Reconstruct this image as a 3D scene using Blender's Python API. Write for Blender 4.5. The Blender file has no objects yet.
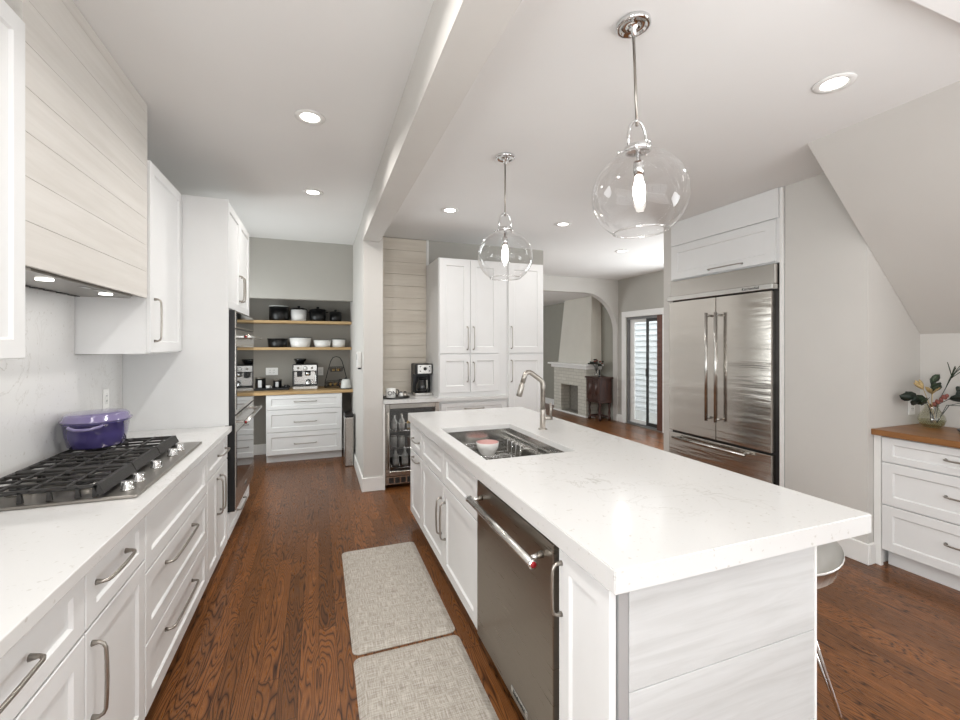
import bpy, bmesh, math, random
from mathutils import Vector, Matrix
random.seed(7)
C = bpy.context.scene.collection
PI = math.pi

# ------------------------------------------------------------------ camera, world, light, exposure
FPX, YAW, EYE = 432.0, math.atan(161 / 432.0), 1.48
cam = bpy.data.cameras.new('camera')
cam.sensor_width = 36.0
cam.lens = 36.0 * FPX / 960.0
cam.shift_y = -(360 - 345) / 960.0
cam.clip_start = 0.02
camo = bpy.data.objects.new('camera', cam)
camo.location = (0, 0, EYE)
camo.rotation_euler = (PI / 2, 0, -YAW)
C.objects.link(camo)
sc = bpy.context.scene
sc.camera = camo
sc.view_settings.view_transform = 'Standard'
sc.view_settings.look = 'None'
sc.view_settings.exposure = -0.07
sc.view_settings.gamma = 1.0
sc.view_settings.use_curve_mapping = False

w = bpy.data.worlds.new('sky')
sc.world = w
w.use_nodes = True
w.node_tree.nodes['Background'].inputs[0].default_value = (0.92, 0.96, 1.0, 1)
w.node_tree.nodes['Background'].inputs[1].default_value = 2.8


def area(name, loc, rot, sx, sy, watts, col=(1, 1, 1), spread=PI):
    l = bpy.data.lights.new(name, 'AREA')
    l.shape = 'RECTANGLE'
    l.size, l.size_y = sx, sy
    l.energy = watts
    l.color = col
    l.spread = spread
    o = bpy.data.objects.new(name, l)
    o.location = loc
    o.rotation_euler = rot
    C.objects.link(o)
    return o


# daylight through the rear window, and added fill lamps with no window to them
DAY = (0.94, 0.975, 1.0)
area('daylight_rear_window', (0.9, -2.1, 1.55), (PI / 2, 0, 0), 3.4, 1.7, 2, DAY)
area('side_fill', (3.95, -0.9, 1.35), (0, PI / 2, 0), 1.6, 1.8, 85, DAY)  # unseen fill lamp added to light the left cabinet fronts
area('hall_fill', (5.40, 4.6, 1.5), (0, PI / 2, 0), 1.6, 1.6, 80, DAY)  # unseen fill lamp added to brighten the hall and arch
area('living_fill', (1.3, 9.2, 1.5), (0, -PI / 2, 0), 1.4, 2.0, 60, DAY)  # fill lamp added out of view to light the living room
# unseen uplight added behind the camera to brighten the ceiling
area('uplight_fill', (1.0, -0.5, 1.25), (PI, 0, 0), 2.4, 1.6, 27, (0.97, 0.985, 1.0))
area('daylight_pantry_window', (-1.19, 5.15, 1.45), (0, -PI / 2, 0), 1.3, 1.0, 24, (0.92, 0.98, 1.0))
area('left_fill', (-1.19, -0.9, 1.5), (0, -PI / 2, 0), 1.4, 1.4, 80, DAY)  # unseen fill lamp added to lift the alcove and refrigerator wall
LAMP_COL = (1.0, 0.975, 0.945)
LAMP_W = 5.5
AISLE_W = 9.0


# ------------------------------------------------------------------ helpers
def lin(c):
    r = []
    for v in c[:3]:
        v = v / 255.0
        r.append(v / 12.92 if v <= 0.04045 else ((v + 0.055) / 1.055) ** 2.4)
    return (r[0], r[1], r[2], 1.0)


class MB:
    def __init__(self):
        self.bm = bmesh.new()

    def _merge(self, tmp, smooth, mat=None):
        if mat is not None:
            bmesh.ops.transform(tmp, matrix=mat, verts=tmp.verts)
        vm = {}
        for v in tmp.verts:
            vm[v] = self.bm.verts.new(v.co)
        for f in tmp.faces:
            try:
                nf = self.bm.faces.new([vm[v] for v in f.verts])
                nf.smooth = smooth
            except ValueError:
                pass
        tmp.free()

    def box(self, x0, x1, y0, y1, z0, z1, bev=0.0, seg=1, mat=None):
        t = bmesh.new()
        r = bmesh.ops.create_cube(t, size=1)
        for v in t.verts:
            v.co = Vector(((x0 + x1) / 2 + v.co.x * (x1 - x0), (y0 + y1) / 2 + v.co.y * (y1 - y0), (z0 + z1) / 2 + v.co.z * (z1 - z0)))
        if bev > 0:
            bmesh.ops.bevel(t, geom=t.edges[:] , offset=bev, segments=seg, affect='EDGES', profile=0.5)
        bmesh.ops.recalc_face_normals(t, faces=t.faces)
        self._merge(t, False, mat)
        return self

    def poly(self, pts, axis, a0, a1, bev=0.0, mat=None):
        """extrude a 2-D outline along axis ('x','y','z')"""
        t = bmesh.new()

        def P(p, a):
            if axis == 'z':
                return Vector((p[0], p[1], a))
            if axis == 'y':
                return Vector((p[0], a, p[1]))
            return Vector((a, p[0], p[1]))
        A = [t.verts.new(P(p, a0)) for p in pts]
        B = [t.verts.new(P(p, a1)) for p in pts]
        n = len(pts)
        t.faces.new(A)
        t.faces.new(B[::-1])
        for i in range(n):
            t.faces.new([A[i], B[i], B[(i + 1) % n], A[(i + 1) % n]])
        bmesh.ops.recalc_face_normals(t, faces=t.faces)
        if bev:
            bmesh.ops.bevel(t, geom=t.edges[:], offset=bev, segments=2, affect='EDGES')
        self._merge(t, False, mat)
        return self

    def lathe(self, prof, c=(0, 0, 0), seg=32, sx=1.0, sy=1.0, smooth=True, mat=None):
        t = bmesh.new()
        rings = []
        for r, z in prof:
            if r < 1e-6:
                rings.append([t.verts.new((c[0], c[1], c[2] + z))])
            else:
                rings.append([t.verts.new((c[0] + sx * r * math.cos(2 * PI * k / seg), c[1] + sy * r * math.sin(2 * PI * k / seg), c[2] + z)) for k in range(seg)])
        for a, b in zip(rings[:-1], rings[1:]):
            for k in range(seg):
                k2 = (k + 1) % seg
                if len(a) == 1 and len(b) == 1:
                    continue
                if len(a) == 1:
                    t.faces.new([a[0], b[k2], b[k]])
                elif len(b) == 1:
                    t.faces.new([a[k], a[k2], b[0]])
                else:
                    t.faces.new([a[k], a[k2], b[k2], b[k]])
        bmesh.ops.recalc_face_normals(t, faces=t.faces)
        self._merge(t, smooth, mat)
        return self

    def tube(self, pts, r, seg=10, closed=False, smooth=True, sy=1.0):
        """r: number or list of radii"""
        pts = [Vector(p) for p in pts]
        n = len(pts)
        R = r if isinstance(r, (list, tuple)) else [r] * n
        t = bmesh.new()
        rings = []
        up = None
        for i, p in enumerate(pts):
            a = pts[(i - 1) % n] if (i > 0 or closed) else p
            b = pts[(i + 1) % n] if (i < n - 1 or closed) else p
            d = (b - a).normalized()
            if up is None:
                up = Vector((0, 0, 1)) if abs(d.z) < 0.9 else Vector((1, 0, 0))
            s = d.cross(up)
            if s.length < 1e-5:
                s = d.cross(Vector((0, 1, 0)))
            s.normalize()
            u2 = s.cross(d).normalized()
            up = u2
            rings.append([t.verts.new(p + R[i] * (math.cos(2 * PI * k / seg) * s + sy * math.sin(2 * PI * k / seg) * u2)) for k in range(seg)])
        m = n if closed else n - 1
        for i in range(m):
            a, b = rings[i], rings[(i + 1) % n]
            for k in range(seg):
                t.faces.new([a[k], a[(k + 1) % seg], b[(k + 1) % seg], b[k]])
        if not closed:
            t.faces.new(rings[0][::-1])
            t.faces.new(rings[-1])
        bmesh.ops.recalc_face_normals(t, faces=t.faces)
        self._merge(t, smooth)
        return self

    def ball(self, c, r, sc3=(1, 1, 1), seg=20):
        t = bmesh.new()
        bmesh.ops.create_uvsphere(t, u_segments=seg, v_segments=max(6, seg // 2), radius=r)
        for v in t.verts:
            v.co = Vector((c[0] + v.co.x * sc3[0], c[1] + v.co.y * sc3[1], c[2] + v.co.z * sc3[2]))
        self._merge(t, True)
        return self


def obj(name, mb, mat, parent=None, loc=(0, 0, 0), rot=(0, 0, 0)):
    me = bpy.data.meshes.new(name)
    mb.bm.to_mesh(me)
    mb.bm.free()
    me.materials.append(mat)
    o = bpy.data.objects.new(name, me)
    o.location = loc
    o.rotation_euler = rot
    if parent is not None:
        o.parent = parent
    C.objects.link(o)
    return o


def tag(o, label, cat, group=None):
    o['label'] = label
    o['category'] = cat
    if group:
        o['group'] = group
    return o


def thing(name, label, cat, loc=(0, 0, 0), rz=0.0, group=None):
    o = bpy.data.objects.new(name, None)
    o.empty_display_size = 0.05
    o.location = loc
    o.rotation_euler = (0, 0, rz)
    C.objects.link(o)
    return tag(o, label, cat, group)


def struct(name, mb, mat, parent=None):
    o = obj(name, mb, mat, parent)
    if parent is None:
        o['kind'] = 'structure'
    return o


def dup(root, loc, label=None, rz=None, group=None):
    r = root.copy()
    C.objects.link(r)
    r.location = loc
    if rz is not None:
        r.rotation_euler = (0, 0, rz)
    if label:
        r['label'] = label
    if group:
        r['group'] = group
    for ch in list(root.children):
        c = ch.copy()
        C.objects.link(c)
        c.parent = r
        for g in list(ch.children):
            d = g.copy()
            C.objects.link(d)
            d.parent = c
    return r


def text_mesh(name, s, size, mat, parent, loc, rot, depth=0.0006):
    cu = bpy.data.curves.new(name, 'FONT')
    cu.body = s
    cu.size = size
    cu.extrude = depth
    cu.align_x = 'CENTER'
    cu.align_y = 'CENTER'
    tmp = bpy.data.objects.new('tmp_text', cu)
    C.objects.link(tmp)
    dg = bpy.context.evaluated_depsgraph_get()
    me = bpy.data.meshes.new_from_object(tmp.evaluated_get(dg))
    bpy.data.objects.remove(tmp)
    me.materials.clear()
    me.materials.append(mat)
    o = bpy.data.objects.new(name, me)
    o.location = loc
    o.rotation_euler = rot
    o.parent = parent
    C.objects.link(o)
    return o


# ------------------------------------------------------------------ materials
def new_mat(name):
    m = bpy.data.materials.new(name)
    m.use_nodes = True
    nt = m.node_tree
    return m, nt, nt.nodes['Principled BSDF']


def N(nt, kind, **kw):
    n = nt.nodes.new(kind)
    for k, v in kw.items():
        if k == 'inputs':
            for i, val in v.items():
                n.inputs[i].default_value = val
        else:
            setattr(n, k, v)
    return n


def ramp(nt, fac, stops):
    r = nt.nodes.new('ShaderNodeValToRGB')
    els = r.color_ramp.elements
    els[0].position, els[0].color = stops[0]
    els[1].position, els[1].color = stops[-1]
    for p, c in stops[1:-1]:
        e = els.new(p)
        e.color = c
    nt.links.new(fac, r.inputs[0])
    return r.outputs[0]


def mix(nt, fac, a, b, mode='MIX'):
    m = nt.nodes.new('ShaderNodeMix')
    m.data_type = 'RGBA'
    m.blend_type = mode
    for sock, v in ((m.inputs[0], fac), (m.inputs[6], a), (m.inputs[7], b)):
        if hasattr(v, 'is_linked') or hasattr(v, 'links'):
            nt.links.new(v, sock)
        else:
            sock.default_value = v
    return m.outputs[2]


def pos_vec(nt, scale, obj_space=False):
    """position scaled per axis"""
    if obj_space:
        src = N(nt, 'ShaderNodeTexCoord').outputs['Object']
    else:
        src = N(nt, 'ShaderNodeNewGeometry').outputs['Position']
    mp = N(nt, 'ShaderNodeMapping')
    mp.inputs['Scale'].default_value = scale
    nt.links.new(src, mp.inputs['Vector'])
    return mp.outputs[0]


def plain(name, c, rough=0.5, metal=0.0, var=0.03, nscale=6.0, bump=0.0, spec=0.5, coat=0.0):
    m, nt, b = new_mat(name)
    v = pos_vec(nt, (nscale,) * 3)
    nz = N(nt, 'ShaderNodeTexNoise', inputs={'Scale': 1.0, 'Detail': 3.0})
    nt.links.new(v, nz.inputs['Vector'])
    L = lin(c)
    lo = tuple(x * (1 - var) for x in L[:3]) + (1,)
    hi = tuple(min(1, x * (1 + var)) for x in L[:3]) + (1,)
    col = ramp(nt, nz.outputs[0], [(0.3, lo), (0.7, hi)])
    nt.links.new(col, b.inputs['Base Color'])
    b.inputs['Roughness'].default_value = rough
    b.inputs['Metallic'].default_value = metal
    b.inputs['Specular IOR Level'].default_value = spec
    b.inputs['Coat Weight'].default_value = coat
    if bump:
        n2 = N(nt, 'ShaderNodeTexNoise', inputs={'Scale': 60.0, 'Detail': 2.0})
        nt.links.new(v, n2.inputs['Vector'])
        bp = N(nt, 'ShaderNodeBump', inputs={'Strength': bump, 'Distance': 0.002})
        nt.links.new(n2.outputs[0], bp.inputs['Height'])
        nt.links.new(bp.outputs[0], b.inputs['Normal'])
    return m


def steel(name, c, rough, axis_scale, aniso=0.0):
    m, nt, b = new_mat(name)
    v = pos_vec(nt, axis_scale)
    nz = N(nt, 'ShaderNodeTexNoise', inputs={'Scale': 1.0, 'Detail': 4.0})
    nt.links.new(v, nz.inputs['Vector'])
    L = lin(c)
    col = ramp(nt, nz.outputs[0], [(0.3, tuple(x * 0.97 for x in L[:3]) + (1,)), (0.7, tuple(min(1, x * 1.03) for x in L[:3]) + (1,))])
    nt.links.new(col, b.inputs['Base Color'])
    b.inputs['Metallic'].default_value = 1.0
    mr = N(nt, 'ShaderNodeMapRange', inputs={3: rough * 0.94, 4: rough * 1.06})
    nt.links.new(nz.outputs[0], mr.inputs[0])
    nt.links.new(mr.outputs[0], b.inputs['Roughness'])
    bp = N(nt, 'ShaderNodeBump', inputs={'Strength': 0.02, 'Distance': 0.001})
    nt.links.new(nz.outputs[0], bp.inputs['Height'])
    nt.links.new(bp.outputs[0], b.inputs['Normal'])
    return m


def wood_boards(name, base, dark, grain_scale, rough=0.55, contrast=1.0):
    """pale grained boards; grain stretched along the given axis by grain_scale"""
    m, nt, b = new_mat(name)
    v = pos_vec(nt, grain_scale)
    n1 = N(nt, 'ShaderNodeTexNoise', inputs={'Scale': 1.0, 'Detail': 6.0, 'Roughness': 0.65, 'Distortion': 0.6})
    nt.links.new(v, n1.inputs['Vector'])
    v2 = pos_vec(nt, tuple(s * 0.25 for s in grain_scale))
    n2 = N(nt, 'ShaderNodeTexNoise', inputs={'Scale': 1.0, 'Detail': 3.0, 'Distortion': 1.5})
    nt.links.new(v2, n2.inputs['Vector'])
    c1 = ramp(nt, n1.outputs[0], [(0.35, lin(dark)), (0.6, lin(base))])
    c2 = ramp(nt, n2.outputs[0], [(0.3, lin(dark)), (0.65, lin(base))])
    nt.links.new(mix(nt, 0.5, c1, c2), b.inputs['Base Color'])
    b.inputs['Roughness'].default_value = rough
    bp = N(nt, 'ShaderNodeBump', inputs={'Strength': 0.1, 'Distance': 0.002})
    nt.links.new(n1.outputs[0], bp.inputs['Height'])
    nt.links.new(bp.outputs[0], b.inputs['Normal'])
    return m


def floor_material():
    m, nt, b = new_mat('dark_oak_floor')
    L = nt.links
    geo = N(nt, 'ShaderNodeNewGeometry')
    sp = N(nt, 'ShaderNodeSeparateXYZ')
    L.new(geo.outputs['Position'], sp.inputs[0])

    def M(op, a, b_=None, c=None):
        n = N(nt, 'ShaderNodeMath', operation=op)
        for i, v in enumerate((a, b_, c)):
            if v is None:
                continue
            if isinstance(v, (int, float)):
                n.inputs[i].default_value = v
            else:
                L.new(v, n.inputs[i])
        return n.outputs[0]
    W, LEN = 0.083, 1.15
    xs = M('DIVIDE', sp.outputs[0], W)
    ix = M('FLOOR', xs)
    wn = N(nt, 'ShaderNodeTexWhiteNoise', noise_dimensions='1D')
    L.new(ix, wn.inputs['W'])
    ys = M('ADD', M('DIVIDE', sp.outputs[1], LEN), M('MULTIPLY', wn.outputs[0], 5.0))
    iy = M('FLOOR', ys)
    cb = N(nt, 'ShaderNodeCombineXYZ')
    L.new(ix, cb.inputs[0]); L.new(iy, cb.inputs[1])
    wn2 = N(nt, 'ShaderNodeTexWhiteNoise', noise_dimensions='2D')
    L.new(cb.outputs[0], wn2.inputs['Vector'])
    rnd = wn2.outputs[0]
    # ring-like cathedral grain: contours of a stretched noise field
    g = N(nt, 'ShaderNodeCombineXYZ')
    L.new(M('ADD', M('MULTIPLY', sp.outputs[0], 12.0), M('MULTIPLY', rnd, 37.0)), g.inputs[0])
    L.new(M('ADD', M('MULTIPLY', sp.outputs[1], 1.3), M('MULTIPLY', rnd, 91.0)), g.inputs[1])
    n1 = N(nt, 'ShaderNodeTexNoise', inputs={'Scale': 1.0, 'Detail': 1.5, 'Roughness': 0.4})
    L.new(g.outputs[0], n1.inputs['Vector'])
    rings = M('ABSOLUTE', M('SINE', M('MULTIPLY', n1.outputs[0], 82.0)))
    # fine pores
    g2 = N(nt, 'ShaderNodeCombineXYZ')
    L.new(M('ADD', M('MULTIPLY', sp.outputs[0], 260.0), M('MULTIPLY', rnd, 13.0)), g2.inputs[0])
    L.new(M('MULTIPLY', sp.outputs[1], 9.0), g2.inputs[1])
    n2 = N(nt, 'ShaderNodeTexNoise', inputs={'Scale': 1.0, 'Detail': 3.0, 'Roughness': 0.6})
    L.new(g2.outputs[0], n2.inputs['Vector'])
    grain = M('MULTIPLY', M('POWER', rings, 0.7), M('ADD', M('MULTIPLY', n2.outputs[0], 1.1), 0.25))
    col = ramp(nt, grain, [(0.03, lin((36, 18, 8))), (0.28, lin((86, 52, 27))), (0.85, lin((128, 83, 46)))])
    tone = ramp(nt, rnd, [(0.0, (0.70, 0.68, 0.66, 1)), (0.5, (0.95, 0.93, 0.92, 1)), (1.0, (1.2, 1.15, 1.1, 1))])
    col = mix(nt, 1.0, col, tone, 'MULTIPLY')
    fx = M('FRACT', xs)
    ex = M('MINIMUM', fx, M('SUBTRACT', 1.0, fx))
    fy = M('FRACT', ys)
    ey = M('MULTIPLY', M('MINIMUM', fy, M('SUBTRACT', 1.0, fy)), LEN / W)
    edge = M('LESS_THAN', M('MINIMUM', ex, ey), 0.011)
    col = mix(nt, edge, col, lin((24, 12, 7)))
    L.new(col, b.inputs['Base Color'])
    mr = N(nt, 'ShaderNodeMapRange', inputs={3: 0.36, 4: 0.26})
    L.new(grain, mr.inputs[0])
    L.new(mr.outputs[0], b.inputs['Roughness'])
    b.inputs['Specular IOR Level'].default_value = 0.35
    bp = N(nt, 'ShaderNodeBump', inputs={'Strength': 0.12, 'Distance': 0.001})
    L.new(grain, bp.inputs['Height'])
    L.new(bp.outputs[0], b.inputs['Normal'])
    return m


def quartz():
    m, nt, b = new_mat('white_quartz')
    v = pos_vec(nt, (1, 1, 1))
    n1 = N(nt, 'ShaderNodeTexNoise', inputs={'Scale': 3.2, 'Detail': 5.0, 'Roughness': 0.6, 'Distortion': 1.6})
    nt.links.new(v, n1.inputs['Vector'])
    a = N(nt, 'ShaderNodeMath', operation='SUBTRACT', inputs={1: 0.5})
    nt.links.new(n1.outputs[0], a.inputs[0])
    ab = N(nt, 'ShaderNodeMath', operation='ABSOLUTE')
    nt.links.new(a.outputs[0], ab.inputs[0])
    vein = ramp(nt, ab.outputs[0], [(0.0, (1, 1, 1, 1)), (0.012, (0, 0, 0, 1))])
    n2 = N(nt, 'ShaderNodeTexNoise', inputs={'Scale': 1.7, 'Detail': 2.0})
    nt.links.new(v, n2.inputs['Vector'])
    n2r = ramp(nt, n2.outputs[0], [(0.45, (0, 0, 0, 1)), (0.65, (1, 1, 1, 1))])
    vm = mix(nt, 1.0, vein, n2r, 'MULTIPLY')
    vor = N(nt, 'ShaderNodeTexNoise', inputs={'Scale': 55.0, 'Detail': 2.0})
    nt.links.new(v, vor.inputs['Vector'])
    speck = ramp(nt, vor.outputs[0], [(0.66, (0, 0, 0, 1)), (0.74, (1, 1, 1, 1))])
    col = mix(nt, vm, lin((214, 213, 211)), lin((188, 185, 180)))
    col = mix(nt, speck, col, lin((196, 193, 188)))
    nt.links.new(col, b.inputs['Base Color'])
    b.inputs['Roughness'].default_value = 0.13
    return m


def weave(name, c1, c2):
    m, nt, b = new_mat(name)
    va = pos_vec(nt, (330, 16, 1))
    vb = pos_vec(nt, (16, 330, 1))
    na = N(nt, 'ShaderNodeTexNoise', inputs={'Scale': 1.0, 'Detail': 2.0})
    nb = N(nt, 'ShaderNodeTexNoise', inputs={'Scale': 1.0, 'Detail': 2.0})
    nt.links.new(va, na.inputs['Vector']); nt.links.new(vb, nb.inputs['Vector'])
    ad = N(nt, 'ShaderNodeMath', operation='ADD')
    nt.links.new(na.outputs[0], ad.inputs[0]); nt.links.new(nb.outputs[0], ad.inputs[1])
    col = ramp(nt, ad.outputs[0], [(0.0, lin(c2)), (0.40, lin(c2)), (0.6, lin(c1)), (1.0, lin(c1))])
    hv = N(nt, 'ShaderNodeMath', operation='MULTIPLY', inputs={1: 0.5})
    nt.links.new(ad.outputs[0], hv.inputs[0])
    col = ramp(nt, hv.outputs[0], [(0.38, lin(c2)), (0.62, lin(c1))])
    nt.links.new(col, b.inputs['Base Color'])
    b.inputs['Roughness'].default_value = 0.75
    return m


def thin_glass(name, tint=(1, 1, 1), base=0.06, rim=0.9, rough=0.0, power=0.5):
    """see-through pane / shell: transparent with glossy growing at grazing angles"""
    m, nt, b = new_mat(name)
    nt.nodes.remove(b)
    out = nt.nodes['Material Output']
    tr = N(nt, 'ShaderNodeBsdfTransparent'); tr.inputs[0].default_value = (*tint, 1)
    gl = N(nt, 'ShaderNodeBsdfGlossy'); gl.inputs['Roughness'].default_value = rough
    gl.inputs[0].default_value = (0.95, 0.95, 0.95, 1)
    lw = N(nt, 'ShaderNodeLayerWeight', inputs={0: power})
    mr = N(nt, 'ShaderNodeMapRange', inputs={3: base, 4: rim})
    pw = N(nt, 'ShaderNodeMath', operation='POWER', inputs={1: 3.0})
    nt.links.new(lw.outputs['Facing'], pw.inputs[0])
    nt.links.new(pw.outputs[0], mr.inputs[0])
    mx = N(nt, 'ShaderNodeMixShader')
    nt.links.new(mr.outputs[0], mx.inputs[0])
    nt.links.new(tr.outputs[0], mx.inputs[1]); nt.links.new(gl.outputs[0], mx.inputs[2])
    nt.links.new(mx.outputs[0], out.inputs[0])
    return m


def emit(name, c, s):
    m, nt, b = new_mat(name)
    b.inputs['Base Color'].default_value = (1, 1, 1, 1)
    b.inputs['Emission Color'].default_value = (*c, 1)
    b.inputs['Emission Strength'].default_value = s
    return m


def brick_mat(name, c1, c2, mortar):
    m, nt, b = new_mat(name)
    geo = N(nt, 'ShaderNodeNewGeometry')
    sp = N(nt, 'ShaderNodeSeparateXYZ'); nt.links.new(geo.outputs['Position'], sp.inputs[0])
    ad = N(nt, 'ShaderNodeMath', operation='ADD')
    nt.links.new(sp.outputs[0], ad.inputs[0]); nt.links.new(sp.outputs[1], ad.inputs[1])
    cb = N(nt, 'ShaderNodeCombineXYZ')
    nt.links.new(ad.outputs[0], cb.inputs[0]); nt.links.new(sp.outputs[2], cb.inputs[1])
    br = N(nt, 'ShaderNodeTexBrick', inputs={'Color1': lin(c1), 'Color2': lin(c2), 'Mortar': lin(mortar), 'Scale': 1.0, 'Mortar Size': 0.006, 'Brick Width': 0.2, 'Row Height': 0.07})
    nt.links.new(cb.outputs[0], br.inputs['Vector'])
    nt.links.new(br.outputs[0], b.inputs['Base Color'])
    bp = N(nt, 'ShaderNodeBump', inputs={'Strength': 0.4, 'Distance': 0.01}); bp.invert = True
    nt.links.new(br.outputs['Fac'], bp.inputs['Height']); nt.links.new(bp.outputs[0], b.inputs['Normal'])
    b.inputs['Roughness'].default_value = 0.7
    return m


W_PAINT = plain('white_cabinet_paint', (226, 226, 225), 0.38, var=0.01)
W_TRIM = plain('white_trim_paint', (235, 234, 231), 0.4, var=0.01)
GREIGE = plain('greige_wall_paint', (204, 201, 196), 0.75, var=0.015, nscale=3, bump=0.05)
TAUPE = plain('taupe_wall_paint', (178, 175, 168), 0.75, var=0.015, nscale=3, bump=0.05)
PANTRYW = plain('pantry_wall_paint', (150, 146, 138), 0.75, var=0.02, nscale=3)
CEIL = plain('ceiling_paint', (232, 231, 229), 0.8, var=0.01, nscale=2, bump=0.04)
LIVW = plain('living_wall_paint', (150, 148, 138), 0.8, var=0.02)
PLASTER = plain('cream_plaster', (206, 202, 192), 0.8, var=0.02, nscale=4, bump=0.15)
FLOOR = floor_material()
QUARTZ = quartz()
SHIP_Y = wood_boards('whitewashed_boards_lengthwise', (214, 210, 204), (202, 197, 190), (30, 2.2, 34))
SHIP_X = wood_boards('whitewashed_boards_crosswise', (200, 200, 199), (180, 179, 177), (2.2, 30, 34))
SHIP_N = wood_boards('whitewashed_boards_nook', (216, 208, 195), (200, 191, 177), (2.2, 30, 34))
ST_H = steel('brushed_steel_horizontal', (188, 184, 178), 0.26, (6, 6, 260))
ST_L = steel('brushed_steel_lengthwise', (200, 198, 194), 0.25, (200, 8, 200))
NICKEL = steel('brushed_nickel', (168, 162, 154), 0.3, (90, 90, 90))
NICKEL_D = steel('dark_nickel', (140, 135, 128), 0.32, (90, 90, 90))
CHROME = plain('chrome', (225, 225, 225), 0.06, metal=1.0, var=0.0)
BLACK = plain('black_enamel', (18, 18, 19), 0.35, var=0.1)
IRON = plain('cast_iron', (40, 38, 36), 0.55, var=0.12, nscale=40, bump=0.2)
BGLASS = plain('black_glass', (12, 13, 15), 0.04, var=0.0, coat=0.5)
PURPLE = plain('purple_enamel', (70, 62, 112), 0.16, var=0.05, coat=0.6)
PURPLE_L = plain('lilac_enamel', (112, 103, 140), 0.18, var=0.05, coat=0.6)
OAK = wood_boards('honey_oak', (156, 108, 62), (112, 72, 38), (40, 2.5, 40), 0.35)
OAK_X = wood_boards('pale_oak', (196, 166, 120), (160, 126, 82), (2.5, 40, 40), 0.5)
WALNUT = wood_boards('dark_carved_wood', (74, 42, 30), (38, 20, 15), (40, 40, 4), 0.4)
JAMB = wood_boards('brown_door_wood', (110, 66, 48), (78, 44, 32), (40, 40, 3), 0.5)
MAT = weave('woven_taupe_mat', (196, 190, 180), (140, 131, 120))
WHITE_CER = plain('white_ceramic', (234, 233, 230), 0.2, var=0.01)
PINK = plain('pink_glaze', (214, 172, 166), 0.25, var=0.03)
PLASTIC_W = plain('white_plastic', (232, 231, 228), 0.4, var=0.01)
CLEAR = thin_glass('clear_glass', base=0.03, rim=0.75)
GLOBE = thin_glass('globe_glass', tint=(0.985, 0.985, 0.985), base=0.035, rim=0.85)
PANE = thin_glass('window_glass', tint=(0.97, 0.985, 0.98), base=0.05, rim=0.6)
PANE_D = thin_glass('tinted_glass', tint=(0.74, 0.74, 0.74), base=0.06, rim=0.6)
PEARL = plain('pearl_shell', (226, 224, 219), 0.2, metal=0.15, var=0.04, coat=0.5)
LAMP = emit('downlight_lens', (1, 0.97, 0.92), 9.0)
BULB = emit('bulb_glow', (1, 0.95, 0.88), 22.0)
LED = emit('hood_led', (1, 0.97, 0.92), 6.0)
SIDING = plain('white_siding', (238, 240, 242), 0.6, var=0.01)
STRIP = plain('grey_corner_strip', (178, 178, 178), 0.35, metal=0.3)
CONC = plain('pale_concrete', (190, 188, 184), 0.8, var=0.05)
RED = plain('red_enamel', (150, 26, 34), 0.3, var=0.02)
DARK = plain('dark_grey_metal', (58, 57, 56), 0.45, metal=0.6)
SIDE_G = plain('grey_door_frame', (120, 120, 120), 0.45)
FIREBOX = plain('firebox_brick', (120, 116, 108), 0.85, var=0.15, nscale=20)
BRICK = brick_mat('painted_brick', (206, 203, 192), (196, 193, 182), (178, 175, 165))
GREEN = plain('leaf_green', (52, 66, 48), 0.5, var=0.25, nscale=20)
GREEN_D = plain('leaf_dark_green', (36, 46, 38), 0.5, var=0.2, nscale=20)
DRIED = plain('dried_flower_gold', (188, 164, 116), 0.7, var=0.2, nscale=30)
RUST = plain('dried_flower_rust', (136, 80, 70), 0.7, var=0.25, nscale=30)
BROWNFOOD = plain('baked_brown', (134, 92, 56), 0.6, var=0.3, nscale=60)
GOLDFOOD = plain('gold_wrapper', (206, 172, 110), 0.4, var=0.2, nscale=60)
AMBER = plain('amber_glass', (92, 54, 30), 0.12, var=0.1)
BOTTLEG = plain('green_bottle_glass', (50, 66, 54), 0.1, var=0.1)
FROST = plain('pale_bottle', (206, 208, 204), 0.2, var=0.05)

CEIL_L, CEIL_R = 2.80, 2.74
XL_WALL = -1.21

# ------------------------------------------------------------------ room shell
struct('floor', MB().box(-1.4, 5.6, -2.4, 10.6, -0.08, 0.0), FLOOR)
struct('wall_left', MB().box(-1.36, XL_WALL, -2.3, 6.6, 0, 2.95), GREIGE)
struct('wall_pantry_back', MB().box(-1.21, 0.42, 6.5, 6.6, 0, 2.5), PANTRYW)
struct('wall_pantry_header', MB().box(-1.21, 0.42, 5.93, 6.03, 2.06, 2.80), TAUPE)
struct('ceiling_pantry', MB().box(-1.21, 0.42, 6.03, 6.5, 2.36, 2.46), PANTRYW)
struct('ceiling_left', MB().box(-1.36, 0.52, -2.3, 6.05, CEIL_L, CEIL_L + 0.1), CEIL)
struct('ceiling_right', MB().box(0.5, 5.6, -2.3, 6.94, CEIL_R, CEIL_R + 0.1), CEIL)
struct('ceiling_beam', MB().box(0.412, 0.58, -2.3, 4.4895, 2.53, CEIL_L + 0.002), GREIGE)
struct('wall_column', MB().box(0.42, 0.612, 4.49, 6.6, 0, 2.803), GREIGE)
struct('wall_nook', MB().box(0.612, 2.8, 5.1, 5.2, 0, 2.74), TAUPE)
struct('wall_hall', MB().box(2.7, 2.8, 5.2, 6.93, 0, 2.74), GREIGE)
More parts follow.
